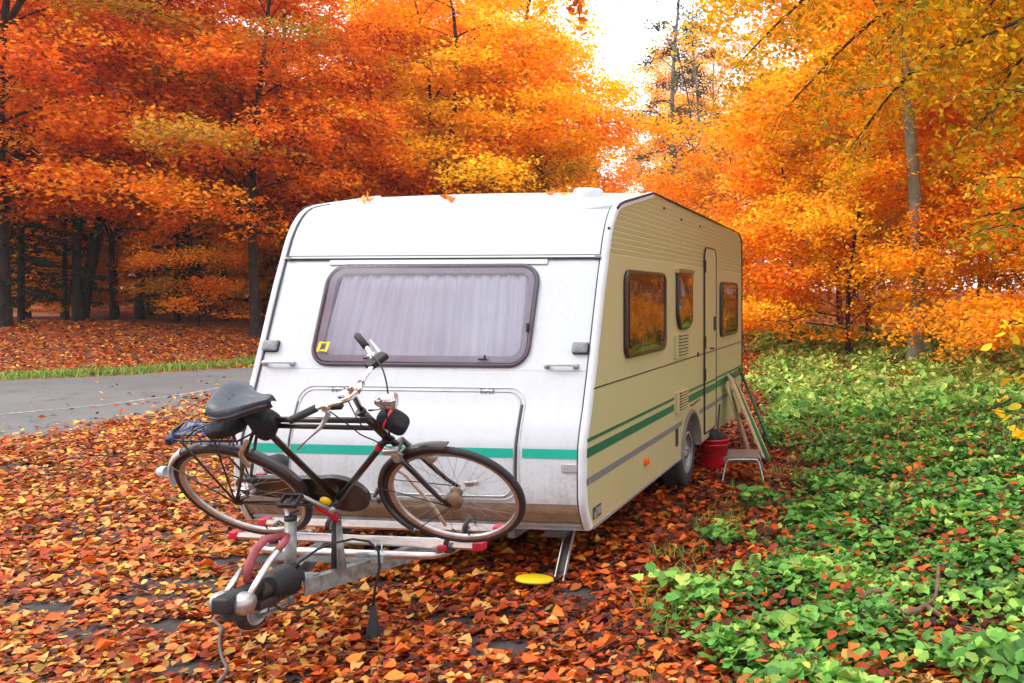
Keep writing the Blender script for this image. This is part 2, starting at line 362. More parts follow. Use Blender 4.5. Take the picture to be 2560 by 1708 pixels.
mr2 = n.nodes.new('ShaderNodeMapRange'); mr2.inputs['From Min'].default_value = .3; mr2.inputs['From Max'].default_value = .7; mr2.inputs['To Min'].default_value = .82; mr2.inputs['To Max'].default_value = 1.12; n.links.new(b2.outputs['Fac'], mr2.inputs['Value'])
mu = n.nodes.new('ShaderNodeMath'); mu.operation = 'MULTIPLY'; n.links.new(cr1.outputs[0], mu.inputs[0]); n.links.new(mr2.outputs[0], mu.inputs[1])
mv = n.nodes.new('ShaderNodeVectorMath'); mv.operation = 'SCALE'; n.links.new(src, mv.inputs[0]); n.links.new(mu.outputs[0], mv.inputs['Scale']); n.links.new(mv.outputs[0], p.inputs['Base Color'])
tag(rd.build('road', M['asphalt']), kind='structure')
ln = MB(); cl = [(-26, -22), (-19.5, -11), (-15.2, -3.0), (-13.1, 1.6), (-12.0, 4.6), (-11.18, 6.68), (-10.58, 7.87), (-9.96, 9.38)]
cl = [(-28, -24), (-21, -11.5), (-16.6, -3.9), (-13.6, 1.9), (-12.2, 4.7), (-11.18, 6.68), (-10.66, 7.87), (-10.6, 9.6), (-11.2, 12.5), (-11.7, 16), (-12.2, 22)]
for a in range(len(cl)-1):
    for q in range(6):
        t0, t1 = q/6, (q+1)/6
        A = Vector((*[cl[a][k]*(1-t0)+cl[a+1][k]*t0 for k in (0, 1)], 0)); B = Vector((*[cl[a][k]*(1-t1)+cl[a+1][k]*t1 for k in (0, 1)], 0))
        d = (B-A).normalized(); nn = Vector((-d.y, d.x, 0)); hw = .055+.018*math.sin(a*5+q*1.7)
        z = lambda P: float(hgt(P.x, P.y))+.0125
        ln.add([(A-nn*hw)[:2]+(z(A),), (B-nn*hw)[:2]+(z(B),), (B+nn*hw)[:2]+(z(B),), (A+nn*hw)[:2]+(z(A),)], [(0, 1, 2, 3)])
M['line'] = mat('worn_road_paint', (.36, .36, .35), .85, var=.2, scale=14, c2=(.17, .17, .17))
tag(ln.build('road_marking', M['line']), kind='structure')
# ------------------------------------------------------------------ caravan
CW = 2.28
PR = [(.213, .325), (.177, .372), (.125, .455), (.099, .54), (.095, .70), (.103, .86), (.142, .97), (.190, 1.075), (.2285, 1.18), (.272, 1.30), (.332, 1.47), (.397, 1.66), (.46, 1.84), (.5245, 2.0), (.545, 2.055), (.585, 2.15), (.628, 2.225), (.680, 2.292), (.735, 2.342), (.80, 2.378), (.90, 2.404)]
PZ = np.array([b for a, b in PR]); PY = np.array([a for a, b in PR])
def prof(z): return float(np.interp(z, PZ, PY))
def pnorm(z):   # outward normal of the front surface in the (y,z) plane
    d = .012; dy = prof(z+d)-prof(z-d); l = math.hypot(dy, 2*d); return (-2*d/l, dy/l)
def fpt(x, z, off=0.0):
    ny_, nz_ = pnorm(z); return (x, prof(z)+ny_*off, z+nz_*off)
def roofz(y): return float(np.interp(y, [.735, .80, .90, 1.68, 5.62, 5.78, 5.90, 5.96], [2.342, 2.378, 2.404, 2.552, 2.520, 2.505, 2.46, 2.40]))
def rrect(a0, a1, b0, b1, r, n=6, rs=None):
    """rounded rectangle outline in 2-D, counter-clockwise"""
    out = []; rs = rs or [r]*4
    for k, (ca, cb, s) in enumerate([(a1, b0, -90), (a1, b1, 0), (a0, b1, 90), (a0, b0, 180)]):
        rr = rs[k]; cx = ca-rr if ca == a1 else ca+rr; cy = cb+rr if cb == b0 else cb-rr
        for j in range(n+1):
            an = R_(s+90*j/n); out.append((cx+rr*math.cos(an), cy+rr*math.sin(an)))
    return out
def slab(mapf, a0, a1, b0, b1, r, off, thick, nb=10, rs=None, bulge=0.0):
    """a plate with rounded corners laid on a curved surface: mapf(a,b,offset) -> point; rows follow b"""
    mb = MB(); rs = rs or [r]*4; rows = []
    bs = set(np.linspace(b0, b1, nb+1))
    for k in range(5):
        bs |= {b0+max(rs[0], rs[3])*(1-math.cos(R_(k*22.5)))*1.0, b1-max(rs[1], rs[2])*(1-math.cos(R_(k*22.5)))}
    bs = sorted(bs); top = []; bot = []
    for b in bs:
        def cut(rr_lo, rr_hi):
            d = 0
            if b < b0+rr_lo: q = (b0+rr_lo-b); d = rr_lo-math.sqrt(max(rr_lo*rr_lo-q*q, 0))
            if b > b1-rr_hi: q = (b-(b1-rr_hi)); d = rr_hi-math.sqrt(max(rr_hi*rr_hi-q*q, 0))
            return d
        l = a0+cut(rs[3], rs[2]); rr = a1-cut(rs[0], rs[1])
        na = 6
        def bl(a): 
            return bulge*max(0, 1-((a-(a0+a1)/2)/((a1-a0)/2))**4)*max(0, 1-((b-(b0+b1)/2)/((b1-b0)/2))**4)
        top.append([mapf(l+(rr-l)*k/na, b, off+bl(l+(rr-l)*k/na)) for k in range(na+1)])
        bot.append([mapf(l+(rr-l)*k/na, b, off-thick) for k in range(na+1)])
    na = len(top[0]); nr = len(bs)
    vt = [q for row in top for q in row]; vb = [q for row in bot for q in row]
    fs = [(i*na+j, i*na+j+1, (i+1)*na+j+1, (i+1)*na+j) for i in range(nr-1) for j in range(na-1)]
    mb.add(vt, fs, True)
    o = nr*na
    edge = [(0*na+j) for j in range(na)] + [i*na+na-1 for i in range(1, nr)] + [(nr-1)*na+j for j in range(na-2, -1, -1)] + [i*na for i in range(nr-2, 0, -1)]
    ev = [vt[k] for k in edge] + [vb[k] for k in edge]; ne = len(edge)
    mb.add(ev, [(k, k+ne, (k+1) % ne+ne, (k+1) % ne) for k in range(ne)], False)
    return mb
def fmap(a, b, off): return fpt(a, b, off)
def smap(a, b, off): return (off, a, b)
def outline(mapf, pts, off, r, n=6): return MB().tube([mapf(a, b, off) for a, b in pts], r, n, closed=True)
car = tag(empty('caravan', (-1.14, 3.0, 0)), 'white touring caravan with teal and grey stripes parked on fallen leaves, front to the camera', 'caravan')
KC = Vector((1.14, -3.0, 0))
class PB:  # wraps MB.build so parts given in world coordinates land under the caravan's base
    pass
def cp(mb, name, m, parent=None):
    mb.v = [(v[0]+1.14, v[1]-3.0, v[2]) for v in mb.v] ; return mb.build(name, m, parent or car)
def fpanel(z0, z1, xa=-CW+.043, xb=-.043, hole=None, steps=8, name='front_panel', m=None):
    mb = MB(); zs = sorted(set([z0, z1]+[z for z in PZ if z0 < z < z1]+list(np.linspace(z0, z1, steps))))
    vs = [fpt(xa+(xb-xa)*k/6, z) for z in zs for k in range(7)]
    fs = [(i*7+j, i*7+j+1, (i+1)*7+j+1, (i+1)*7+j) for i in range(len(zs)-1) for j in range(6)]
    mb.add(vs, fs, True); return cp(mb, name, m or M['white'])
# front, bottom to top
fpanel(.505, 1.2955, name='front_lower_panel')
cp(slab(fmap, -CW+.043, -.043, .385, .503, .004, .004, .03), 'front_skirt', M['skirt'])
bt = MB()
bt.box((-1.14, .205, .362), (CW-.06, .035, .022)); bt.box((-1.14, .222, .334), (CW-.05, .03, .02))
cp(bt, 'front_bottom_trim', M['alud'])
fpanel(2.026, 2.378, name='front_upper_panel', steps=20)
# middle panel with a real window opening
WX0, WX1, WZ0, WZ1 = -1.875, -.455, 1.335, 1.945
def taper(a, b): return a
hole = rrect(WX0, WX1, WZ0, WZ1, .10, 7)
outer = []
xa, xb, za, zb = -CW+.043, -.043, 1.2985, 2.0
cxm, czm = (WX0+WX1)/2, (WZ0+WZ1)/2
for (a, b) in hole:
    da, db = a-cxm, b-czm
    t = min(((xb-cxm) if da > 0 else (xa-cxm))/da if abs(da) > 1e-6 else 9e9, ((zb-czm) if db > 0 else (za-czm))/db if abs(db) > 1e-6 else 9e9)
    outer.append((cxm+da*t, czm+db*t))
mid = MB(); nh = len(hole); ring = []
for lv in range(4):
    t = lv/3; ring.append([(hole[k][0]*(1-t)+outer[k][0]*t, hole[k][1]*(1-t)+outer[k][1]*t) for k in range(nh)])
vs = [fpt(a, b) for rg in ring for a, b in rg]
fs = [(l*nh+k, l*nh+(k+1) % nh, (l+1)*nh+(k+1) % nh, (l+1)*nh+k) for l in range(3) for k in range(nh)]
mid.add(vs, fs, False)
for (a, b) in [(xa, za), (xb, za), (xa, zb), (xb, zb)]:   # the four corners
    ks = sorted(range(nh), key=lambda k: (outer[k][0]-a)**2+(outer[k][1]-b)**2)
    k1 = min([k for k in range(nh) if abs(outer[k][0]-a) < 1e-6], key=lambda k: abs(outer[k][1]-b)); k2 = min([k for k in range(nh) if abs(outer[k][1]-b) < 1e-6], key=lambda k: abs(outer[k][0]-a))
    mid.add([fpt(a, b), fpt(*outer[k1]), fpt(*outer[k2])], [(0, 1, 2)])
    # k1 and k2 may not be neighbours; fill the fan between them
    lo, hi = min(k1, k2), max(k1, k2)
    if 1 < hi-lo < nh/2:
        for k in range(lo, hi): mid.add([fpt(a, b), fpt(*outer[k]), fpt(*outer[k+1])], [(0, 1, 2)])
cp(mid, 'front_middle_panel', M['white'])
cp(slab(fmap, -CW+.043, -.043, 1.2935, 1.3005, .001, .0015, .004, nb=1), 'panel_seam', M['alud'])
cp(slab(fmap, -CW+.043, -.043, .5035, .5075, .001, .0045, .004, nb=1), 'panel_seam', M['alud'])
# awning-style rail over the window
rl = MB(); rl.box((-1.14, prof(2.014)-.012, 2.0145), (CW-.08, .022, .012), Matrix.Rotation(R_(-20), 3, 'X')); cp(rl, 'front_rail', M['trim'])
rl = MB(); rl.box((-1.14, prof(2.028)-.008, 2.027), (CW-.085, .016, .006)); cp(rl, 'rail_groove', M['gasket'])
rl = MB(); rl.box((-1.14, prof(2.0)-.006, 2.0025), (CW-.085, .014, .005)); cp(rl, 'rail_groove', M['gasket'])
for xg in (-2.20, -.06): cp(MB().box((xg, prof(2.014)-.02, 2.0145), (.03, .02, .016)), 'rail_end', M['alud'])
cp(slab(fmap, WX0-.035, WX1+.06, 1.965, 1.998, .003, .012, .012, nb=2), 'window_hinge_strip', M['trim'])
# window: seal, rim, pane, curtain
win = cp(outline(fmap, rrect(WX0-.012, WX1+.012, WZ0-.012, WZ1+.008, .115, 8), .008, .016), 'front_window', M['winframe'])
def wp(mb, name, m, par=None): mb.v = [(v[0]+1.14, v[1]-3.0, v[2]) for v in mb.v]; return mb.build(name, m, par or win)
# pale inner rim ring
rim = MB(); h1 = rrect(WX0+.004, WX1-.004, WZ0+.004, WZ1-.004, .095, 7); h2 = rrect(WX0+.045, WX1-.045, WZ0+.045, WZ1-.035, .065, 7); k = len(h1)
rim.add([fpt(a, b, .012) for a, b in h1]+[fpt(a, b, .004) for a, b in h2]+[fpt(a, b, -.03) for a, b in h2], [(j, (j+1) % k, (j+1) % k+k, j+k) for j in range(k)]+[(j+k, (j+1) % k+k, (j+1) % k+2*k, j+2*k) for j in range(k)], False)
wp(rim, 'rim', M['wbezel'])
wp(slab(fmap, WX0-.006, WX1+.006, WZ0-.006, WZ1+.006, .10, .024, .004, nb=8, bulge=.004), 'pane', M['pane'])
cu = MB(); NXc, NZc = 220, 14; vs = []
for b in range(NZc+1):
    t = b/NZc; z = WZ0-.01+(WZ1-WZ0+.02)*t
    for a in range(NXc+1):
        s = a/NXc; x = WX0-.03+(WX1-WX0+.06)*s
        ph = s*46 + .9*math.sin(s*9) + (1-t)*(1.7*math.sin(s*5+1)); amp = .010+.010*(1-t)*(.6+.4*math.sin(s*13))
        d = -.038 + amp*math.sin(ph*2.1) + .006*math.sin(ph*5.1+2*t)
        q = fpt(x, z); vs.append((x, q[1]-d, z))
cu.add(vs, [(b*(NXc+1)+a, b*(NXc+1)+a+1, (b+1)*(NXc+1)+a+1, (b+1)*(NXc+1)+a) for b in range(NZc) for a in range(NXc)], True)
wp(cu, 'curtain', M['curtain'])
def latch(x, z):
    mb = MB(); q = fpt(x, z, .036); mb.box(q, (.055, .012, .012), bev=.003); mb.box((q[0]+.02, q[1]-.01, q[2]+.012), (.012, .01, .03), bev=.003); return mb
for (x, z) in [(-1.49, 1.352), (-.72, 1.352)]: wp(latch(x, z), 'latch', M['darktrim'])
lt = MB(); lt.box(fpt(-.455, 1.55, .036), (.014, .014, .055), bev=.003); wp(lt, 'latch', M['darktrim'])
# sticker: two yellow bars joined below, inside the glass
st = MB()
for (a0, a1, b0, b1) in [(-1.852, -1.832, 1.392, 1.455), (-1.797, -1.777, 1.392, 1.455), (-1.832, -1.797, 1.395, 1.405), (-1.832, -1.797, 1.444, 1.453)]:
    st.v += [fpt(a0+.003, b0, .033), fpt(a1, b0, .033), fpt(a1+.012, b1, .033), fpt(a0+.012, b1, .033)]; k = len(st.v)-4; st.f.append((k, k+1, k+2, k+3)); st.sm.append(False)
wp(st, 'sticker', M['yellow'])
# teal stripe on the front, in three runs broken by the hatch seal
for a0, a1 in [(-2.236, -1.925), (-.395, -.044)]: cp(slab(fmap, a0, a1, .782, .838, .001, .003, .002, nb=2), 'stripe', M['teal'])
# gas locker hatch
hz0, hz1, hx0, hx1 = .548, 1.165, -1.90, -.445
hatch = cp(slab(fmap, hx0, hx1, hz0, hz1, .085, .007, .006, nb=18), 'locker_hatch', M['white'])
wp(slab(fmap, hx0+.006, hx1-.006, .782, .838, .001, .0095, .002, nb=2), 'stripe', M['teal'], hatch)
hp = rrect(hx0, hx1, hz0, hz1, .085, 8)
def dense(pts, k=6):
    out = []
    for i in range(len(pts)):
        a, b = pts[i], pts[(i+1) % len(pts)]; d = math.hypot(a[0]-b[0], a[1]-b[1]); q = max(1, int(d/.06))
        out += [(a[0]+(b[0]-a[0])*t/q, a[1]+(b[1]-a[1])*t/q) for t in range(q)]
    return out
wp(outline(fmap, dense(hp), .006, .0065), 'seal', M['alud'], hatch)
hp2 = rrect(hx0-.026, hx1+.026, hz0-.022, hz1+.024, .10, 8)
wp(outline(fmap, dense(hp2), .002, .0055), 'outer_trim', M['trim'], hatch)
for xg in (hx1+.012, hx0-.012): wp(MB().tube([fpt(xg, z, .004) for z in np.linspace(.60, 1.09, 16)], .007, 6), 'gutter', M['gasket'], hatch)
for x in (-.672, -1.66):
    h = MB(); h.tube([fpt(x-.04, 1.168, .014), fpt(x+.045, 1.168, .014)], .007, 8)
    for d in (-.035, -.008, .02, .042): h.box(fpt(x+d, 1.168, .012), (.006, .012, .034))
    wp(h, 'hinge', M['chrome'], hatch)
for x in (-.685, -1.65):
    h = MB(); h.lathe([(0, .012), (.012, .011), (.017, .004), (.018, 0)], fpt(x, .63, .007), 'y', 12, rot=Matrix.Rotation(math.pi, 3, 'Z')); wp(h, 'turn_lock', M['alud'], hatch)
# front position lamps, grab handles, vent plate
for x in (-2.187, -.104):
    l = cp(slab(fmap, x-.048, x+.048, 1.400, 1.463, .012, .030, .03, nb=4, bulge=.006), 'position_lamp', M['lens'])
    wp(slab(fmap, x-.052, x+.053, 1.395, 1.468, .014, .010, .009, nb=3), 'lamp_base', M['black'], l)
for x0, x1 in ((-2.215, -2.0), (-.318, -.108)):
    g = MB(); z = 1.322; g.tube([fpt(x0+.008, z, .0), fpt(x0+.012, z, .03), fpt(x0+.03, z, .045), fpt(x1-.03, z, .045), fpt(x1-.012, z, .03), fpt(x1-.008, z, .0)], .011, 8, flat=1.0)
    h = cp(g, 'grab_handle', M['trim'])
    for xx in (x0+.012, x1-.012): wp(MB().box(fpt(xx, z, .008), (.034, .014, .03), bev=.004), 'handle_foot', M['alud'], h)
cp(slab(fmap, -.145, -.048, .706, .748, .004, .010, .01, nb=2), 'vent_cover', M['alu'])
# corner mouldings with their gaskets
for side in (0, 1):
    mb = MB(); gk = MB(); zs = [z for z in np.linspace(.335, 2.37, 60)]
    path = [(prof(z), z) for z in zs] + [(y, roofz(y)) for y in (.86, 1.0, 1.2, 1.45, 1.68)]
    secs = []
    for i_, (y, z) in enumerate(path):
        y0, z0 = path[max(0, i_-1)]; y1, z1 = path[min(len(path)-1, i_+1)]; l = math.hypot(y1-y0, z1-z0); ny_, nz_ = -(z1-z0)/l, (y1-y0)/l
        ring_ = []
        for (xx, of) in [(-.046, -.02), (-.046, .003), (-.038, .010), (-.018, .013), (-.004, .008), (.003, -.004), (.003, -.03)]:
            X_ = xx if side == 0 else -CW-xx
            ring_.append((X_, y+ny_*of, z+nz_*of))
        secs.append(ring_)
    n7 = 7; vs = [q for s_ in secs for q in s_]
    mb.add(vs, [(i*n7+j, i*n7+j+1, (i+1)*n7+j+1, (i+1)*n7+j) for i in range(len(secs)-1) for j in range(n7-1)], True)
    cp(mb, 'corner_moulding', M['trim'])
    xg = -.0475 if side == 0 else -CW+.0475
    gk.tube([(xg, y-.004, z+.001) for (y, z) in path[:62]], .0045 if side == 0 else .007, 6); cp(gk, 'corner_gasket', M['gasket'])
# roof
ys = [.735, .80, .90, 1.1, 1.35, 1.6, 1.68, 1.76, 2.5, 3.5, 4.5, 5.62, 5.78, 5.90, 5.96]
rf = MB(); vs = [(-CW+.04+(CW-.08)*k/8, y, roofz(y)+.0+.018*math.sin(math.pi*k/8)*min(1, (y-.735)/.8)) for y in ys for k in range(9)]
rf.add(vs, [(i*9+j, i*9+j+1, (i+1)*9+j+1, (i+1)*9+j) for i in range(len(ys)-1) for j in range(8)], True)
roof = cp(rf, 'roof', M['whiteroof'])
v_ = MB(); v_.lathe([(.112, -.03), (.112, .02), (.108, .04), (.095, .05), (.06, .055), (.0, .057)], (-.43, 1.42, 2.512), 'z', 28); cp(v_, 'roof_vent', M['trim'])
v_ = MB(); v_.box((-1.2, 3.2, 2.56), (.62, .62, .06), bev=.02); cp(v_, 'roof_hatch', M['trim'])
# side walls: horizontal siding above, smooth below, built as real relief
def yfront(z):
    if z <= 2.342: return prof(z)+.004
    return float(np.interp(z, [2.342, 2.378, 2.404, 2.552], [.735, .80, .90, 1.68]))
def yrear(z): return float(np.interp(z, [.33, .42, .52, 2.40, 2.46, 2.505, 2.52, 2.552], [5.90, 5.95, 5.96, 5.96, 5.90, 5.78, 5.62, 1.70]))
zl = [.335, .60, .66, .78, .86, 1.0, 1.1, 1.188]
ribs = []
z = 2.036; k_ = 0
lv = [(a, 0.0) for a in [.335, .42, .52, .60, .70, .86, 1.0, 1.1, 1.187]] + [(1.189, -.004), (1.193, -.004), (1.195, 0)] + [(a, 0) for a in (1.4, 1.6, 1.8, 2.0)]
while z < 2.50:
    lv += [(z, 0.0), (z+.006, -.006), (z+.012, -.004), (z+.037, 0.0)]; z += .0385
lv += [(2.545, 0)]
lv = sorted(set(lv))
arch_c, arch_r = (3.04, .30), .372
def side_wall(x0, sgn, name, arch=True):
    mb = MB(); vs = []; fs = []
    cols_ = sorted(set([0, 1]+list(np.linspace(0, 1, 10))))
    for (z, d) in lv:
        a, b = yfront(z), yrear(z); 
        if b < a: b = a+.002
        L_ = []
        if arch and z < arch_c[1]+arch_r:
            q = math.sqrt(max(arch_r**2-(z-arch_c[1])**2, 0)); ya, yb = arch_c[0]-q, arch_c[0]+q
        else: ya = yb = arch_c[0] if a < arch_c[0] < b else (a+b)/2
        ya = max(ya, a+1e-3); yb = min(yb, b-1e-3)
        for k in range(6): vs.append((x0+sgn*d, a+(ya-a)*k/5, z))
        for k in range(6): vs.append((x0+sgn*d, yb+(b-yb)*k/5, z))
    n_ = 12
    for i in range(len(lv)-1):
        top_z = lv[i][0]
        for j in range(n_-1):
            if j == 5 and arch and lv[i+1][0] <= arch_c[1]+arch_r+.001: continue
            fs.append((i*n_+j, i*n_+j+1, (i+1)*n_+j+1, (i+1)*n_+j))
    mb.add(vs, fs, False); return cp(mb, name, M['cream'])
lv = sorted(set(lv+[(arch_c[1]+arch_r*math.sin(R_(a)), 0.0) for a in (20, 35, 50, 62, 72, 80, 85, 90)]))
side_wall(0.0, 1, 'side_wall'); side_wall(-CW, -1, 'side_wall')
for x in (.006, -CW-.006):     # dark roof edge rubber
    mb = MB(); pts = [(x-.002, y, roofz(y)+.004) for y in (.74, .80, .90, 1.1, 1.4, 1.66, 1.69, 2.5, 3.5, 4.5, 5.62, 5.78, 5.90, 5.955)] + [(x-.002, 5.965, z) for z in (2.38, 2.2, 1.5, .9, .42)]
    mb.tube(pts, .0095, 6); cp(mb, 'edge_rubber', M['darktrim'])
mb = MB(); mb.add([(-CW, 5.962, .4), (0, 5.962, .4), (0, 5.962, 2.41), (-CW, 5.962, 2.41)], [(0, 1, 2, 3)]); cp(mb, 'rear_wall', M['white'])
mb = MB(); mb.box((-CW/2, 1.42, .345), (CW-.1, 2.36, .03)); mb.box((-CW/2, 4.68, .345), (CW-.1, 2.5, .03)); mb.box((-CW/2, 3.04, .70), (CW-.1, .9, .03)); cp(mb, 'floor', M['darktrim'])
mb = MB()
for x in (-.55, -1.73): mb.box((x, 3.0, .285), (.05, 5.4, .09))
cp(mb, 'chassis', M['galv'])
# side stripes (follow the wall, 2 mm proud); the thick green one is interrupted by the vent
def sstripe(y0, y1, z0, z1, m): return cp(slab(smap, y0, y1, z0, z1, .001, .003, .004, nb=1), 'stripe', m)
sstripe(.118, 2.36, .784, .840, M['green']); sstripe(2.85, 3.60, .784, .850, M['green']); sstripe(4.235, 5.95, .784, .856, M['green'])
sstripe(.124, 2.36, .877, .899, M['green']); sstripe(2.85, 3.60, .877, .899, M['green']); sstripe(4.235, 5.95, .879, .901, M['green'])
sstripe(.112, 2.66, .618, .661, M['greyst']); sstripe(3.42, 3.60, .618, .661, M['greyst']); sstripe(4.235, 5.95, .622, .665, M['greyst'])
for (ya, yb) in ((.245, 3.60), (4.22, 5.95)): cp(slab(smap, ya, yb, 1.186, 1.194, .001, .0035, .004, nb=1), 'panel_seam', M['brown'])
# side windows
def side_window(y0, y1, z0, z1, r, deep=.022):
    f = cp(outline(smap, rrect(y0, y1, z0, z1, r, 6), .012, .020), 'side_window', M['brown'])
    wp(slab(smap, y0+.004, y1-.004, z0+.004, z1-.004, r, deep, .02, nb=8, bulge=.008), 'pane', M['darkglass'], f)
    wp(outline(smap, rrect(y0+.05, y1-.05, z0+.05, z1-.05, r*.7, 6), deep+.004, .0035), 'inner_rim', M['brown'], f)
    return f
side_window(.90, 1.99, 1.345, 1.925, .07)
side_window(4.48, 5.52, 1.33, 1.895, .07)
sw = cp(outline(smap, rrect(2.44, 3.0, 1.475, 1.97, .12, 6, rs=[.16, .03, .03, .16]), .012, .016), 'side_window', M['brown'])
wp(slab(smap, 2.444, 2.996, 1.48, 1.966, .1, .030, .028, nb=8, rs=[.15, .03, .03, .15], bulge=.02), 'pane', M['darkglass'], sw)
lb = cp(slab(smap, 2.40, 3.06, 1.955, 2.0, .006, .030, .03, nb=2), 'flue_louvre', M['cream'])
for q in range(3): wp(slab(smap, 2.43, 3.05, 1.958+q*.014, 1.964+q*.014, .001, .034, .004, nb=1), 'slat', M['brown'], lb)
# vents with slats
def vent(y0, y1, z0, z1, ns):
    v = cp(slab(smap, y0, y1, z0, z1, .012, .022, .022, nb=2), 'side_vent', M['cream'])
    for q in range(ns):
        zz = z0+.022+(z1-z0-.04)*q/(ns-1)
        wp(slab(smap, y0+.10, y1-.03, zz-.0045, zz+.0045, .001, .027, .006, nb=1), 'slat', M['darktrim'], v)
        wp(MB().box((.030, (y0+y1)/2+.035, zz+.010), (.014, y1-y0-.14, .006), Matrix.Rotation(R_(30), 3, 'Y')), 'slat', M['cream'], v)
    return v
vent(2.36, 2.83, 1.225, 1.43, 7); vent(2.40, 2.82, .752, .935, 7)
# door
door = cp(slab(smap, 3.62, 4.20, .40, 2.235, .02, .012, .012, nb=12, rs=[.02, .10, .10, .02]), 'door', M['cream'])
wp(outline(smap, dense(rrect(3.615, 4.205, .395, 2.242, .02, 6, rs=[.02, .11, .11, .02])), .010, .010), 'door_seal', M['brown'], door)
wp(slab(smap, 3.62, 4.20, 1.186, 1.196, .001, .015, .003, nb=1), 'door_split', M['brown'], door)
wp(slab(smap, 3.626, 4.195, .786, .852, .001, .015, .003, nb=1), 'stripe', M['green'], door)
wp(slab(smap, 3.626, 4.195, .878, .900, .001, .015, .003, nb=1), 'stripe', M['green'], door)
wp(slab(smap, 3.626, 4.195, .620, .663, .001, .015, .003, nb=1), 'stripe', M['greyst'], door)
wp(slab(smap, 4.07, 4.15, 1.40, 1.545, .015, .022, .012, nb=2), 'handle', M['black'], door)
hb = MB(); hb.tube([(.012, 3.90, 1.225), (.035, 3.90, 1.225), (.036, 3.97, 1.222)], .009, 8); wp(hb, 'catch', M['darktrim'], door)
for z in (2.05, 1.30, .98): wp(MB().box((.018, 3.612, z), (.018, .022, .12)), 'hinge', M['darktrim'], door)
mb = MB(); mb.lathe([(0, .014), (.02, .012), (.024, 0)], (0, 3.33, 1.20), 'x', 14); cp(mb, 'door_stay', M['darktrim'])
mb = MB(); mb.tube([(.004, 3.0, .755), (.016, 3.02, .752), (.016, 3.36, .768)], .006, 6); cp(mb, 'clip_bar', M['brown'])
cp(slab(smap, 2.42, 2.50, .47, .62, .008, .008, .008, nb=1), 'flap', M['darktrim'])
cp(slab(smap, 1.41, 1.50, .495, .548, .012, .018, .018, nb=2, bulge=.006), 'side_marker', M['orange'])
pl = cp(slab(smap, .235, .385, .385, .458, .004, .006, .006, nb=1), 'plate_sticker', M['gasket'])
for (a, b, c, d) in [(.245, .272, .392, .43), (.285, .30, .392, .45), (.31, .372, .40, .445)]: wp(slab(smap, a, b, c, d, .001, .0085, .003, nb=1), 'plate_mark', M['alud'], pl)
for (y, z) in [(2.0, 2.46), (2.62, 2.42), (3.42, 2.42), (.53, 2.19)]: cp(slab(smap, y, y+.03, z, z+.018, .003, .010, .01, nb=1), 'awning_clip', M['brown'])
mb = MB(); mb.box((-.02, 3.0, .345), (.05, 0.01, .02))
for (a, b) in ((.24, 2.67), (3.40, 5.88)): mb.box((-.012, (a+b)/2, .336), (.034, b-a, .018))
cp(mb, 'sill_rail', M['alud'])
# wheel arch and wheels
for x, s in ((0, 1), (-CW, -1)):
    mb = MB(); n_ = 18
    for i in range(n_):
        a0, a1 = R_(180*i/n_), R_(180*(i+1)/n_)
        P = []
        for a in (a0, a1):
            for (rr, xo) in ((arch_r+.045, s*.004), (arch_r+.035, s*.018), (arch_r-.004, s*.018), (arch_r-.006, -s*.20)):
                P.append((x+xo, arch_c[0]+rr*math.cos(a)*1.0, max(.33, arch_c[1]+rr*math.sin(a))))
        mb.add(P, [(0, 1, 5, 4), (1, 2, 6, 5), (2, 3, 7, 6)], True)
    cp(mb, 'wheel_arch', mat('arch_grey_plastic', (.15, .13, .11), .55))
    wc = (x-s*.12, 3.04, .315)
    tw = [(.19, -.085), (.25, -.098), (.295, -.092), (.312, -.07), (.315, 0), (.312, .07), (.295, .092), (.25, .098), (.19, .085)]
    ty = cp(MB().lathe(tw, wc, 'x', 36), 'wheel', M['tyre'])
    fo = s
    wp(MB().lathe([(.19, s*.080), (.185, s*.05), (.165, s*.035), (.13, s*.055), (.06, s*.06), (.05, s*.09), (.0, s*.092)], wc, 'x', 30), 'rim', M['galv'], ty)
    wp(MB().lathe([(.192, s*.088), (.18, s*.094), (.172, s*.088)], wc, 'x', 30), 'rim_flange', M['alud'], ty)
mb = MB(); mb.tube([(-CW+.1, 3.04, .30), (-.1, 3.04, .30)], .04, 10); cp(mb, 'axle', M['darktrim'])
# corner steady: a steel channel leg splayed outwards
mb = MB()
for dx in (-.028, .028): mb.box((-.18+dx, .235, .155), (.006, .03, .40), Matrix.Rotation(R_(-36), 3, 'X'))
leg = cp(mb, 'corner_steady', M['alud']); wp(MB().box((-.18, .244, .158), (.056, .006, .39), Matrix.Rotation(R_(-36), 3, 'X')), 'channel_back', M['darktrim'], leg); mb = MB(); mb.box((-.18, .36, .012), (.11, .09, .014), bev=.003); wp(mb, 'foot', M['darktrim'], leg)
mb = MB(); mb.box((-.20, .20, .315), (.14, .16, .02)); wp(mb, 'bracket', M['darktrim'], leg)
# drawbar: two channel beams meeting at the coupling
BR = [Vector((-1.085, -.965, .352)), Vector((-.94, -.56, .352)), Vector((-.60, .45, .352))]
def beam(mirror):
    mb = MB()
    for a, b in ((BR[0], BR[1]), (BR[1], BR[2])):
        A, B = a.copy(), b.copy()
        if mirror: A.x = -2.28-A.x; B.x = -2.28-B.x
        d = (B-A); L_ = d.length; an = math.atan2(d.y, d.x); rot = Matrix.Rotation(an, 3, 'Z'); c = (A+B)/2
        s = -1 if mirror else 1
        sd_ = rot @ Vector((0, -s*.022, 0))
        mb.box(c+Vector((0, 0, -.037))+sd_, (L_+.01, .005, .075), rot)           # web
        mb.box(c, (L_+.01, .05, .005), rot); mb.box(c+Vector((0, 0, -.074)), (L_+.01, .05, .005), rot)
    return mb
db = cp(beam(False), 'drawbar', M['galv']); wp(beam(True), 'beam', M['galv'], db)
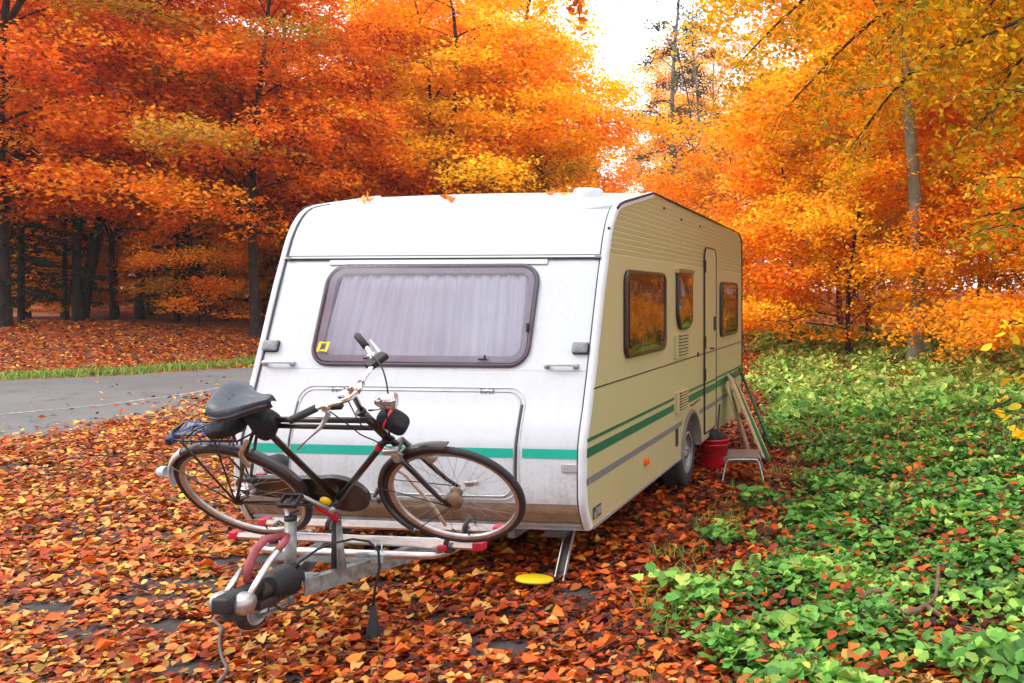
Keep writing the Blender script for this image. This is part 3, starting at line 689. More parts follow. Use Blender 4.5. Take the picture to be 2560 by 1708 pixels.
mb = MB(); mb.box((-1.14, -.62, .352), (.40, .10, .008)); mb.box((-1.14, -.93, .345), (.16, .14, .03), bev=.004); wp(mb, 'cross_plate', M['galv'], db)
mb = MB(); mb.tube([(-1.14, -.98, .352), (-1.14, -1.22, .365)], .034, 16); mb.box((-1.14, -1.12, .315), (.09, .26, .04), bev=.01); wp(mb, 'coupling_shaft', M['darktrim'], db)
mb = MB()
pts = []; rr = []
for k in range(11): pts.append((-1.13, -.975-.0175*k, .372+.0005*k)); rr.append(.080 if k % 2 else .054)
mb.tube(pts, [r*(1-.014*k) for k, r in enumerate(rr)], 20, smooth=False); wp(mb, 'bellows', M['black'], db)
# coupling head with two friction-pad housings and a lever
cpl = cp(MB().box((-1.14, -1.36, .385), (.085, .20, .075), bev=.015).box((-1.14, -1.285, .40), (.07, .16, .05), bev=.012), 'coupling', M['black'])
for x, s in ((-1.085, 1), (-1.195, -1)):
    mb = MB(); mb.lathe([(.0, s*.045), (.025, s*.043), (.045, s*.030), (.052, s*.008), (.052, -s*.015), (.02, -s*.02)], (x, -1.375, .375), 'x', 24); wp(mb, 'pad_housing', M['rim'], cpl)
mb = MB(); mb.lathe([(.0, .046), (.03, .044), (.05, .02), (.05, -.03)], (-1.14, -1.37, .335), 'z', 20); wp(mb, 'ball_cup', M['darktrim'], cpl)
mb = MB()
mb.tube([(-1.075, -1.365, .395), (-1.075, -1.30, .455), (-1.075, -1.22, .52), (-1.08, -1.165, .545), (-1.085, -1.135, .553)], .0145, 10)
mb.tube([(-1.20, -1.36, .39), (-1.20, -1.30, .44), (-1.20, -1.24, .485)], .013, 10); lev = wp(mb, 'stabiliser_lever', M['alu'], cpl)
mb = MB(); mb.tube([(-1.083, -1.155, .549), (-1.09, -1.09, .578), (-1.11, -1.05, .592)], .018, 10)
wp(mb, 'lever_grip', M['redgrip'], cpl)
mb = MB(); mb.tube([(-1.165, -1.25, .425), (-1.168, -1.235, .50), (-1.165, -1.195, .566), (-1.15, -1.14, .600), (-1.11, -1.06, .598)], [.017, .021, .021, .020, .016], 10)
wp(mb, 'release_handle', M['redgrip'], cpl)
# handbrake
mb = MB(); rt = Matrix.Rotation(R_(8), 3, 'Y')
A = Vector((-.985, -.80, .36)); B = Vector((-1.03, -.76, .60))
mb.tube([A, B], [.028, .018], 6, flat=.45); hb_ = cp(mb, 'handbrake', M['galv'])
wp(MB().tube([A+Vector((-.035, 0, 0)), B+Vector((-.018, 0, .0))], [.022, .016], 6, flat=.5), 'strut', M['black'], hb_)
wp(MB().tube([B, B+Vector((-.03, -.01, .035)), B+Vector((-.085, -.03, .075)), B+Vector((-.10, -.035, .08))], [.019, .022, .022, .018], 10), 'grip', M['red'], hb_)
# jockey wheel
jk = cp(MB().tube([(-1.135, -.985, .30), (-1.135, -.985, .655)], .0275, 20), 'jockey_wheel', M['galv'])
wp(MB().tube([(-1.135, -.985, .652), (-1.135, -.985, .672)], .029, 16).tube([(-1.135, -.985, .67), (-1.135, -.985, .685), (-1.11, -.96, .695)], .007, 6), 'crank_cap', M['black'], jk)
wp(MB().tube([(-1.135, -.985, .235), (-1.135, -.985, .31)], .020, 12).box((-1.15, -1.08, .245), (.03, .22, .012)), 'inner_tube', M['galv'], jk)
jc = Vector((-1.185, -1.19, .283))
wp(MB().lathe([(.062, -.028), (.084, -.030), (.094, -.018), (.096, 0), (.094, .018), (.084, .030), (.062, .028)], jc, 'x', 26), 'tyre', M['black'], jk)
wp(MB().lathe([(.065, .030), (.060, .030), (.055, .018), (.018, .020), (.012, .036), (.0, .037)], jc, 'x', 24).lathe([(.065, -.030), (.060, -.030), (.055, -.018), (.018, -.020), (.0, -.037)], jc, 'x', 24).lathe([(.074, .029), (.068, .034), (.062, .029)], jc, 'x', 24), 'rim', M['alud'], jk)
wp(MB().box((jc.x-.042, jc.y+.05, jc.z-.01), (.005, .13, .04), Matrix.Rotation(R_(-15), 3, 'X')), 'fork', M['galv'], jk)
# cables of the drawbar
mb = MB(); mb.tube([(-1.12, -1.03, .37), (-1.08, -1.0, .45), (-1.0, -.97, .51), (-.93, -.94, .535), (-.86, -.90, .545), (-.80, -.86, .525), (-.765, -.83, .47), (-.765, -.82, .38), (-.79, -.82, .27), (-.80, -.82, .17)], .0065, 8)
pc = cp(mb, 'plug_cable', M['black']); wp(MB().lathe([(.012, .19), (.016, .17), (.020, .13), (.026, .10), (.036, .03), (.038, .012), (.0, .012)], (-.80, -.82, 0), 'z', 18), 'plug', M['black'], pc)
mb = MB(); mb.tube([(-1.17, -1.10, .345), (-1.16, -1.10, .29), (-1.12, -1.08, .245), (-1.05, -1.03, .225), (-.98, -.99, .245), (-.945, -.96, .29)], .006, 8); cp(mb, 'breakaway_cable', M['black'])
# ------------------------------------------------------------------ bicycle carrier on the drawbar
carr = tag(empty('bicycle_carrier', (-1.05, -.50, 0)), 'silver aluminium bicycle carrier with red end caps on the drawbar under the bike', 'bike carrier')
def kp(mb, name, m, par=None): mb.v = [(v[0]+1.05, v[1]+.50, v[2]) for v in mb.v]; return mb.build(name, m, par or carr)
def chan(A, B, wd=.058, ht=.034):
    A, B = Vector(A), Vector(B); d = (B-A).normalized(); s = Vector((-d.y, d.x, 0)).normalized()*wd/2; u = Vector((0, 0, 1)); mb = MB()
    secs = [(-1, 0), (-1.25, .35), (-1.0, 1.0), (-.55, .95), (-.30, .35), (.30, .35), (.55, .95), (1.0, 1.0), (1.25, .35), (1, 0)]
    vs = [P+s*a+u*(b*ht) for P in (A, B) for a, b in secs]; n_ = len(secs)
    mb.add(vs, [(i, (i+1) % n_, (i+1) % n_+n_, i+n_) for i in range(n_)], False); return mb
RA, RB = (-1.735, -.565, .438), (-.335, -.625, .438)
r1 = kp(chan(RA, RB), 'rail', M['alu']); r2 = kp(chan((-1.74, -.33, .448), (-.36, -.325, .448)), 'rail', M['alu'])
for (P, par, sx_) in ((RA, r1, -1), (RB, r1, 1), ((-1.74, -.33, .448), r2, -1), ((-.36, -.325, .448), r2, 1)):
    kp(MB().box((P[0]+sx_*.012, P[1], P[2]+.016), (.05, .078, .044), bev=.006), 'end_cap', M['red'], par)
ub = MB(); c0 = []
for (x, y) in [(-.62, -.28), (-.53, -.42), (-.52, -.52), (-.545, -.60), (-.60, -.645), (-.80, -.655), (-1.1, -.655), (-1.4, -.65), (-1.52, -.64), (-1.565, -.60), (-1.58, -.52), (-1.57, -.42), (-1.50, -.28)]: c0.append((x, y, .400))
kp(ub.tube(cr_(c0, 4), .021, 12), 'support_tube', M['alu'])
kp(MB().tube([(-1.52, -.44, .42), (-.58, -.44, .42)], .016, 10), 'support_tube', M['alu'])
for x in (-.865, -1.41):
    kp(MB().box((x, -.655, .40), (.085, .055, .012), bev=.003).box((x, -.655, .378), (.07, .05, .045), bev=.004).tube([(x-.015, -.665, .37), (x-.015, -.665, .46)], .004, 6).tube([(x+.02, -.665, .37), (x+.02, -.665, .46)], .004, 6), 'clamp', mat('zinc_clamp', (.45, .58, .60), .4, .6))
for (x, y, par) in ((-1.50, -.572, r1), (-.475, -.625, r1), (-1.33, -.33, r2), (-.52, -.325, r2)):   # black wheel straps with red buckles
    s = MB(); s.tube([(x-.015, y-.045, .440), (x-.01, y-.05, .475), (x+.005, y-.03, .520), (x+.012, y, .530), (x+.012, y+.035, .505), (x+.01, y+.045, .45)], .014, 8, flat=.35)
    s.box((x, y, .43), (.035, .10, .014)); st_ = kp(s, 'wheel_strap', M['black'], par)
for (x, y) in ((-1.53, -.63), (-.50, -.682)): kp(MB().box((x, y, .452), (.045, .025, .03), bev=.005), 'strap_buckle', M['red'])
# upright holder of the carrier: clamps the fork of the bicycle
kp(MB().tube([(-.645, -.34, .46), (-.70, -.40, .60), (-.795, -.52, .79), (-.83, -.60, .86)], [.013, .013, .012, .012], 8, flat=.7), 'holding_arm', M['tan'])
kp(MB().tube([(-1.60, -.33, .46), (-1.66, -.33, .62), (-1.68, -.335, .74)], .011, 10), 'holding_frame', M['alu'])
kp(MB().lathe([(0, .06), (.045, .055), (.055, .03), (.055, -.03), (.045, -.055), (0, -.06)], (-1.68, -.345, .80), 'y', 16), 'frame_clamp', M['black'])
for x in (-1.735, -1.625): kp(MB().box((x, -.39, .745), (.05, .03, .016)), 'clamp_lever', M['red'])
# ------------------------------------------------------------------ bicycle (local frame: x forward, y away from the camera, z up; leaning over its wheels)
bike = tag(empty('bicycle', (-1.4726, -.641, .4844), (.6816, -.0115, -.0261)), 'old brown roadster bicycle leaning over on the carrier at the caravan front', 'bicycle')
HA = R_(67); W_ = 1.1523; WR = .345
ck = Vector((-math.cos(HA), 0, math.sin(HA))); cc = Vector((W_, 0, WR)) - Vector((math.sin(HA), 0, math.cos(HA)))*.06
SM = Matrix.Rotation(.0937, 3, ck)
def bp_(mb, name, m, par=None, steer=False):
    if steer: mb.v = [tuple(cc + SM @ (Vector(v)-cc)) for v in mb.v]
    return mb.build(name, m, par or bike)
BB = (.505, 0, .300); SC = (.345, 0, .885); HT = (.905, 0, .955); HB = (.975, 0, .755)
fr = MB(); fr.tube([BB, SC, (.338, 0, .915)], .0155, 12); fr.tube([(.348, 0, .893), (.922, 0, .893)], .0145, 12); fr.tube([(.357, 0, .852), (.936, 0, .842)], .0125, 12)
fr.tube([BB, (.955, 0, .765)], .0165, 12); fr.tube([HT, HB], .020, 14); fr.tube([(HT[0]-.002, 0, HT[2]+.004), (HT[0]+.002, 0, HT[2]-.012)], .024, 14); fr.tube([(HB[0]-.003, 0, HB[2]+.01), HB], .024, 14)
fr.tube([(.505, -.035, .300), (.505, .035, .300)], .021, 14)
for s in (-1, 1):
    fr.tube([(.47, s*.028, .302), (.30, s*.045, .315), (.0, s*.062, .345)], .0085, 8); fr.tube([(.345, s*.022, .87), (.22, s*.045, .70), (.0, s*.062, .352)], .0078, 8)
    fr.box((0, s*.062, .345), (.04, .006, .04))
bp_(fr, 'frame', M['frame'])
fk = MB(); fk.tube([(HB[0]-.01, 0, HB[2]+.02), (.992, 0, .715)], .016, 12); fk.box((.992, 0, .712), (.035, .10, .025), Matrix.Rotation(-(math.pi/2-HA), 3, 'Y'), bev=.008)
for s in (-1, 1): fk.tube([(.992, s*.045, .712), (1.045, s*.052, .58), (1.085, s*.056, .47), (1.115, s*.06, .40), (W_, s*.062, .345)], [.0135, .0135, .012, .010, .008], 10)
bp_(fk, 'fork', M['frame'], steer=True)
def circ(cx, r, y=0, n=64, a0=0, a1=360, cz=WR): return [(cx+r*math.cos(R_(a0+(a1-a0)*k/n)), y, cz+r*math.sin(R_(a0+(a1-a0)*k/n))) for k in range(n if a1-a0 == 360 else n+1)]
def wheel(cx, steer):
    ty = MB().tube(circ(cx, .330), .0185, 12, closed=True); t = bp_(ty, 'wheel', M['tyre'], steer=steer)
    rm = MB(); prf = [(.318, -.013), (.305, -.012), (.298, -.008), (.298, .008), (.305, .012), (.318, .013)]
    rm.lathe([(r, h) for r, h in prf], (cx, 0, WR), 'y', 72); bp_(rm, 'rim', M['rim'], t, steer)
    sp = MB()
    for k in range(36):
        s = -1 if k % 2 else 1; a = 2*math.pi*k/36; off = (1 if (k//2) % 2 else -1)*1.15
        p0 = (cx+.024*math.cos(a+off), s*.030, WR+.024*math.sin(a+off)); p1 = (cx+.300*math.cos(a), 0, WR+.300*math.sin(a))
        sp.tube([p0, p1], .0011, 3, cap=False)
    bp_(sp, 'spokes', M['alud'], t, steer)
    vb = MB().tube([(cx-.02, 0, WR-.30), (cx-.019, 0, WR-.265)], .004, 6); bp_(vb, 'valve', M['black'], t, steer)
    return t
wf = wheel(W_, True); wr = wheel(0, False)
hb = MB(); hb.lathe([(0, -.060), (.012, -.058), (.046, -.046), (.050, -.020), (.040, -.018), (.020, -.012), (.018, .02), (.030, .026), (.030, .034), (.012, .038), (.008, .07)], (W_, 0, WR), 'y', 24)
bp_(hb, 'drum_hub', mat('dusty_brown_hub', (.22, .15, .10), .5, .3, var=.3, scale=30), wf, True)
rf_ = MB(); rf_.box((W_+.10, .0, WR+.085), (.045, .014, .03), bev=.006); bp_(rf_, 'spoke_reflector', M['alud'], wf, True)
hb = MB(); hb.lathe([(0, -.066), (.010, -.064), (.020, -.05), (.045, -.036), (.045, -.028), (.028, -.024), (.026, .024), (.045, .028), (.045, .036), (.016, .05), (.008, .07)], (0, 0, WR), 'y', 24); bp_(hb, 'hub', M['chrome'], wr)
# mudguards
def guard(cx, a0, a1, steer, name, m, r=.366):
    mb = MB(); n_ = 30; P = []
    for k in range(n_+1):
        a = R_(a0+(a1-a0)*k/n_)
        for (dr, y) in ((-.018, -.030), (-.004, -.026), (.004, -.012), (.006, 0), (.004, .012), (-.004, .026), (-.018, .030), (-.010, .022), (-.001, 0), (-.010, -.022)):
            P.append((cx+(r+dr)*math.cos(a), y, WR+(r+dr)*math.sin(a)))
    q = 10; mb.add(P, [(i*q+j, i*q+(j+1) % q, (i+1)*q+(j+1) % q, (i+1)*q+j) for i in range(n_) for j in range(q)], True)
    return bp_(mb, name, m, steer=steer)
gf = guard(W_, 78, 218, True, 'front_mudguard', M['fender'])
gb = guard(0, 5, 150, False, 'rear_mudguard', M['fender']); guard_w = guard(0, 118, 172, False, 'mudguard_tail', M['trim'], r=.369)
for s in (-1, 1):
    bp_(MB().tube([(W_, s*.066, WR), (W_-.285, s*.03, WR-.22)], .003, 6).tube([(W_, s*.066, WR), (W_-.33, s*.03, WR+.12)], .003, 6), 'mudguard_stay', M['frame'], gf, True)
    bp_(MB().tube([(0, s*.068, WR), (-.27, s*.03, WR+.235)], .0035, 6), 'mudguard_stay', M['frame'], gb)
# rack
rk = MB()
rk.tube([(.24, -.055, .800), (-.02, -.062, .805), (-.12, -.055, .806), (-.145, 0, .806), (-.12, .055, .806), (-.02, .062, .805), (.24, .055, .800)], .006, 8)
for x in (.15, .03, -.08): rk.tube([(x, -.06, .803), (x, .06, .803)], .004, 6)
for s in (-1, 1): rk.tube([(-.06, s*.062, .803), (0, s*.068, .36)], .0055, 8); rk.tube([(.12, s*.062, .803), (0, s*.068, .36)], .0045, 8)
rk.tube([(.24, -.05, .80), (.325, -.02, .83)], .005, 6); rack = bp_(rk, 'rack', M['frame'])
bp_(MB().tube([(-.02, -.06, .82), (.02, -.02, .845), (.08, .03, .84), (.20, .04, .825)], .005, 6).box((.08, 0, .822), (.26, .035, .012)), 'spring_clamp', M['frame'], rack)
bp_(MB().box((-.152, 0, .775), (.03, .10, .045), bev=.01), 'reflector_block', M['black'], rack)
bp_(MB().lathe([(0, .03), (.02, .026), (.028, .01), (.028, -.02)], (-.375, 0, .50), 'x', 14, rot=Matrix.Rotation(math.pi, 3, 'Z')), 'tail_lamp', M['trim'])
# saddle: wide sprung leather
sd_ = MB(); prof_s = [(.0, .088, .0, .016), (.02, .108, .004, .020), (.07, .118, .002, .020), (.12, .095, -.008, .02), (.17, .055, -.012, .022), (.22, .034, -.010, .02), (.262, .028, -.004, .018), (.28, .018, -.004, .014)]
vs = []; n_ = 12
for (u, hw, dz, drop) in prof_s:
    for j in range(n_+1):
        t = -1+2*j/n_; y = hw*math.sin(t*math.pi/2*1.0)
        edge = abs(t)**3; vs.append((.215+u, y*1.0, 1.062+dz-edge*(drop+.028)-.018*(1-abs(t))*(1 if u > .03 else 0)))
fs = [(i*(n_+1)+j, (i+1)*(n_+1)+j, (i+1)*(n_+1)+j+1, i*(n_+1)+j+1) for i in range(len(prof_s)-1) for j in range(n_)]
k = len(vs); vs += [(x, y*.93, z-.022) for (x, y, z) in vs]
fs += [tuple(q+k for q in f[::-1]) for f in fs]
for i in range(len(prof_s)-1):
    for j in (0, n_): fs.append((i*(n_+1)+j, (i+1)*(n_+1)+j, (i+1)*(n_+1)+j+k, i*(n_+1)+j+k))
for j in range(n_):
    for i in (0, len(prof_s)-1): fs.append((i*(n_+1)+j, i*(n_+1)+j+1, i*(n_+1)+j+1+k, i*(n_+1)+j+k))
sd_.add(vs, fs, True); sad = bp_(sd_, 'saddle', M['leather'])
un = MB()
for s in (-1, 1):
    un.tube([(.475, s*.010, 1.015), (.40, s*.02, .99), (.30, s*.03, .985), (.24, s*.06, .99)], .005, 6)
    sp_ = [(.245+.018*math.cos(k*.9), s*.07+.018*math.sin(k*.9), .955+.0022*k) for k in range(28)]; un.tube(sp_, .0035, 5)
    un.tube([(.232, s*.03, 1.03), (.225, s*.10, 1.028)], .010, 8)
bp_(un, 'springs', M['darktrim'], sad); bp_(MB().tube([(.338, 0, .905), (.322, 0, .995)], .0125, 12), 'seat_post', M['chrome'], sad)
for (x, y) in ((.30, -.045), (.30, -.018), (.30, .012), (.30, .04)): bp_(MB().lathe([(.004, 0), (.0, .0012)], (x, y, 1.048-abs(y)*.08), 'z', 8), 'rivet', M['black'], sad)
# cranks, pedals, chain case
cgs = MB(); prf = []
for k in range(33): a = R_(-105+210*k/32); prf.append((.505+.145*math.cos(a)*1.0, .300+.132*math.sin(a)))
prf += [(.30, .418), (.10, .418), (-.02, .41), (-.055, .37), (-.05, .315), (.02, .285), (.20, .255), (.40, .20)]
k = len(prf); cgs.add([(x, .035, z) for x, z in prf]+[(x, .058, z) for x, z in prf], [tuple(range(k)), tuple(range(k, 2*k))[::-1]]+[(j, (j+1) % k, (j+1) % k+k, j+k) for j in range(k)])
cgs.tube([(x, .034, z) for x, z in prf], .005, 6, closed=True); bp_(cgs, 'chain_case', M['frame'])
def pedal(c, s):
    mb = MB(); mb.box((c[0], c[1], c[2]+.0), (.10, .014, .028), bev=.004); mb.box((c[0], c[1]+s*.062, c[2]), (.10, .014, .028), bev=.004); mb.box((c[0]+.044, c[1]+s*.031, c[2]), (.010, .06, .022)); mb.box((c[0]-.044, c[1]+s*.031, c[2]), (.010, .06, .022)); mb.tube([(c[0], c[1]-s*.02, c[2]), (c[0], c[1]+s*.07, c[2])], .008, 8); return mb
cr = bp_(MB().tube([(.505, -.062, .300), (.385, -.068, .425)], .0095, 8, flat=1).lathe([(0, -.074), (.016, -.072), (.018, -.055)], (.505, 0, .300), 'y', 12), 'crank', M['alud'])
bp_(pedal((.372, -.085, .440), -1), 'pedal', M['black'], cr)
cr = bp_(MB().tube([(.505, .070, .300), (.642, .076, .205)], .0095, 8), 'crank', M['alud']); bp_(pedal((.655, .085, .20), 1), 'pedal', M['black'], cr); bp_(MB().box((.700, .115, .20), (.008, .06, .018)), 'pedal_reflector', M['orange'], cr)
bp_(MB().lathe([(0, -.05), (.025, -.048), (.03, -.03)], (.47, 0, .335), 'y', 12), 'yellow_bottle_clip', M['yellow'])
# handlebar, grips, levers
SB = (.905, 0, 1.085)
hbr = MB(); bar = [(.820, -.300, 1.195), (.86, -.28, 1.200), (.915, -.245, 1.205), (.952, -.19, 1.175), (.960, -.12, 1.130), (.950, -.05, 1.097), (.948, 0, 1.092), (.950, .05, 1.097), (.958, .12, 1.100), (.945, .18, 1.100), (.912, .225, 1.115), (.875, .268, 1.140), (.839, .300, 1.149)]
hbr.tube(cr_(bar), .0115, 12); hbr.tube([(HT[0], 0, HT[2]), SB, (.925, 0, 1.098), (.948, 0, 1.092)], [.0125, .0125, .013, .015], 12); hbr.tube([(.948, -.03, 1.092), (.948, .03, 1.092)], .017, 12)
HBAR = bp_(hbr, 'handlebar', M['chrome'], steer=True)
for s in (-1, 1):
    bp_(MB().tube([(.812, -.306, 1.194), (.822, -.300, 1.196), (.910, -.248, 1.206)] if s < 0 else [(.832, .308, 1.150), (.840, .301, 1.149), (.898, .242, 1.128)], [.014, .0165, .0165], 12), 'grip', M['black'], HBAR, True)
    bp_(MB().tube([(.925, -.225, 1.195), (.935, -.235, 1.155), (.90, -.27, 1.115), (.85, -.31, 1.09), (.80, -.335, 1.055)] if s < 0 else [(.925, .205, 1.10), (.945, .225, 1.075), (.94, .26, 1.07), (.90, .30, 1.09), (.87, .33, 1.10)], [.013, .012, .009, .006, .005], 8, flat=.6).box((.93, -.222, 1.185) if s < 0 else (.928, .205, 1.10), (.03, .03, .03), bev=.006), 'brake_lever', M['alu'], HBAR, True)
bp_(MB().lathe([(0, .03), (.018, .028), (.026, .015), (.027, 0)], (.925, -.085, 1.115), 'z', 16).box((.90, -.09, 1.11), (.06, .03, .012)), 'bell', M['chrome'], HBAR, True)
bp_(MB().box((.90, -.125, 1.10), (.055, .028, .026), bev=.006).tube([(.88, -.13, 1.10), (.845, -.145, 1.098)], .009, 8), 'gear_shifter', M['black'], HBAR, True)
bp_(MB().box((.965, .17, 1.10), (.05, .10, .03), Matrix.Rotation(R_(-30), 3, 'Z'), bev=.006), 'gear_shifter', M['black'], HBAR, True)
cb = MB()
cb.tube(cr_([(.925, -.20, 1.115), (.97, -.15, 1.06), (1.01, -.07, .98), (.985, -.04, .86), (.96, -.03, .76)]), .0040, 6)
cb.tube(cr_([(.925, .20, 1.115), (1.0, .14, 1.10), (1.04, .06, 1.03), (1.03, .0, .95), (1.01, -.03, .82)]), .0040, 6)
cb.tube(cr_([(.88, -.13, 1.09), (.93, -.12, .98), (.90, -.06, .86), (.93, -.03, .78), (.98, -.03, .70), (1.02, -.05, .64)]), .003, 6)
cb.tube(cr_([(.93, -.06, 1.085), (.965, -.10, .97), (.955, -.05, .90), (.92, -.03, .86)]), .003, 6)
cb.tube([(.86, 0, .665), (.50, -.022, .325), (.02, -.06, .35)], .0025, 6); bp_(cb, 'cables', M['black'])
# lamps, dynamo
hl = bp_(MB().lathe([(.0, -.055), (.02, -.05), (.032, -.03), (.038, .0), (.040, .03), (.038, .036), (.0, .040)], (1.045, 0, 1.000), 'x', 20, rot=Matrix.Rotation(R_(4), 3, 'Y')), 'headlight', M['chrome'], steer=True)
bp_(MB().tube([(.94, 0, .95), (.985, 0, .955), (1.03, 0, .965)], .006, 8), 'lamp_bracket', M['chrome'], hl, True)
bp_(MB().lathe([(0, .045), (.012, .043), (.014, .02), (.026, .012), (.028, -.05), (.02, -.055)], (1.075, .055, .60), 'z', 14, rot=Matrix.Rotation(R_(-25), 3, 'Y')).box((1.06, .05, .585), (.06, .02, .02)), 'dynamo', M['alud'], gf, True)
bp_(MB().box((.985, -.052, .735), (.07, .03, .03), bev=.006).box((1.0, -.055, .70), (.03, .03, .06), bev=.006).tube([(.96, -.05, .76), (1.03, -.05, .70)], .007, 6), 'rim_brake', M['alud'], gf, True)
bp_(MB().lathe([(.0205, -.02), (.0215, 0), (.0205, .02)], (0, 0, 0), 'z', 12), 'tube_band', M['red'])
bpy.data.objects['tube_band'].location = (.905, 0, .715); bpy.data.objects['tube_band'].rotation_euler = (0, R_(44), 0)
bp_(MB().tube(cr_([(.285, -.05, .80), (.26, -.07, .77), (.225, -.07, .73), (.205, -.06, .67), (.20, -.05, .615)]), .011, 8), 'cable_lock', M['tan'])
# bags and cords hung on the bicycle: things of their own
def blob(name, pts, rads, m, label, cat, sub=2, seed=1, par=None, amp=.008, flat=(1, .6, 1)):
    bm = bmesh.new(); rg = random.Random(seed)
    mw = Matrix.Translation(bike.location) @ bike.rotation_euler.to_matrix().to_4x4()
    # a loft of rough rounded-rectangle rings along pts
    mb = MB(); n_ = 16; P = []
    for (c, (ra, rb)) in zip(pts, rads):
        for j in range(n_):
            a = 2*math.pi*j/n_; ca, sa = math.cos(a), math.sin(a)
            e = 2.6; q = (abs(ca)**e+abs(sa)**e)**(-1/e); k = 1+rg.uniform(-1, 1)*amp/max(ra, .02)
            P.append((c[0]+c[3]*ra*q*ca*k, c[1]+rb*q*sa*k, c[2]+c[4]*ra*q*ca*k))
    nr = len(pts); mb.add(P, [(i*n_+j, i*n_+(j+1) % n_, (i+1)*n_+(j+1) % n_, (i+1)*n_+j) for i in range(nr-1) for j in range(n_)]+[tuple(range(n_))[::-1], tuple((nr-1)*n_+j for j in range(n_))], True)
    mb.v = [tuple(mw @ Vector(v)) for v in mb.v]
    bm.free(); o = mb.build(name, m)
    s = o.modifiers.new('soft', 'SUBSURF'); s.levels = 1; s.render_levels = 2
    if label: tag(o, label, cat)
    if par: o.parent = par
    return o
# front bag strapped behind the head tube / above the front mudguard
bag = blob('handlebar_bag', [(.955, .03, .905, .5, .86), (.975, .03, .895, .5, .86), (1.0, .03, .875, .5, .86), (1.03, .03, .845, .5, .86), (1.055, .03, .815, .5, .86), (1.065, .03, .805, .5, .86)], [(.012, .025), (.030, .045), (.037, .052), (.039, .052), (.034, .045), (.012, .025)], M['blackcloth'], 'black bag with red strap tied behind the bicycle head tube', 'bag', seed=3)
mw = Matrix.Translation(bike.location) @ bike.rotation_euler.to_matrix().to_4x4()
sb = MB(); ringp = []
for j in range(24):
    a = 2*math.pi*j/24; ca, sa = math.cos(a), math.sin(a); q = (abs(ca)**2.6+abs(sa)**2.6)**(-1/2.6); ringp.append(mw @ Vector((.998+.5*.040*q*ca, .03+.055*q*sa, .877+.86*.040*q*ca)))
sb.tube(ringp, .008, 6, closed=True, flat=.5); sb.build('strap', M['red'], bag)
blob('frame_bag', [(.34, .0, .955, 1, .1), (.365, 0, .935, 1, 0), (.39, 0, .89, 1, 0), (.375, 0, .84, 1, 0), (.355, 0, .79, 1, 0), (.35, 0, .76, 1, 0)], [(.03, .03), (.07, .045), (.085, .05), (.065, .05), (.045, .042), (.02, .02)], M['blackcloth'], 'crumpled black bag slung at the bicycle seat tube', 'bag', seed=5)
blob('saddle_bag', [(.09, 0, .845, .1, 1), (.12, 0, .86, .1, 1), (.19, 0, .885, .1, 1), (.26, 0, .89, .1, 1), (.30, 0, .885, .1, 1)], [(.02, .05), (.045, .09), (.06, .1), (.055, .09), (.03, .05)], M['blackcloth'], 'dark saddle bag sagging onto the bicycle rack', 'bag', seed=8)
cords = MB(); rg = random.Random(4)
for k in range(7):
    x = -.10+.05*k; cords.tube([mw @ p for p in cr_([(x, -.072, .79), (x+.01, -.05, .83), (x+rg.uniform(.02, .08), rg.uniform(-.02, .03), .835), (x+rg.uniform(-.02, .06), .06, .82), (x+.02, .072, .79)])], .003, 6)
cords.tube([mw @ p for p in cr_([(-.12, -.06, .815), (.0, .02, .835), (.08, -.05, .83), (.16, .03, .84), (.22, -.05, .82), (.21, -.075, .76), (.24, -.07, .74), (.25, -.05, .80)])], .0035, 6)
tag(cords.build('bungee_cord', M['blue']), 'tangled blue elastic cords wound round the bicycle rack', 'cord')
pk = MB(); pk.box((-.04, 0, .818), (.10, .08, .014), bev=.005); pk.v = [tuple(mw @ Vector(v)) for v in pk.v]; tag(pk.build('folded_cloth', mat('pale_green_cloth', (.20, .22, .19), .8, var=.3, scale=20)), 'small pale cloth folded under the cords on the bicycle rack', 'cloth')
# ------------------------------------------------------------------ things leaning and standing by the door
def board(A, B, wd, th, name, label):
    A, B = Vector(A), Vector(B); d = (B-A); L_ = d.length; d.normalize(); s = Vector((.0, 1, 0)); s = (s-d*s.dot(d)).normalized(); nn = d.cross(s)
    rot = Matrix((s, d, nn)).transposed(); mb = MB(); mb.box((0, 0, 0), (wd, L_, th), rot, bev=.004); o = mb.build(name, M['wood']); o.location = (A+B)/2
    return tag(o, label, 'board')
board((.045, 4.66, .80), (.26, 4.86, .012), .17, .022, 'wooden_board', 'pale plank nearer the red bucket leaning against the caravan')
board((.06, 4.93, .83), (.55, 4.30, .012), .27, .022, 'wooden_board', 'wider pale plank beside the green frame leaning against the caravan')
fr_ = empty('folding_frame', (.5, 4.6, 0)); tag(fr_, 'green tubular folding frame leaning against the rear corner of the caravan', 'folding frame')
def fp(mb, name, m): mb.v = [(v[0]-.5, v[1]-4.6, v[2]) for v in mb.v]; return mb.build(name, m, fr_)
fp(MB().tube([(.03, 5.0, .87), (.585, 4.20, .015)], .020, 8), 'leg', M['greenpole']); fp(MB().tube([(.03, 5.62, .88), (.50, 5.05, .015)], .018, 8), 'leg', M['greenpole'])
fp(MB().tube([(.06, 4.96, .85), (.07, 5.58, .85)], .011, 8), 'crossbar', M['greenpole']); fp(MB().tube([(.40, 4.46, .28), (.36, 5.2, .28)], .009, 8), 'crossbar', M['greenpole'])
bk = empty('bucket', (.03, 3.98, 0)); tag(bk, 'red plastic bucket with black bag inside, in front of the leaning planks', 'bucket')
MB().lathe([(.0, .0), (.125, .0), (.13, .02), (.155, .28), (.168, .285), (.168, .30), (.155, .302), (.150, .285), (.128, .03), (0, .03)], (0, 0, 0), 'z', 30).build('body', M['bucketred'], bk)
MB().lathe([(.156, .235), (.166, .238), (.167, .25), (.157, .253)], (0, 0, 0), 'z', 30).build('band', M['bucketred'], bk)
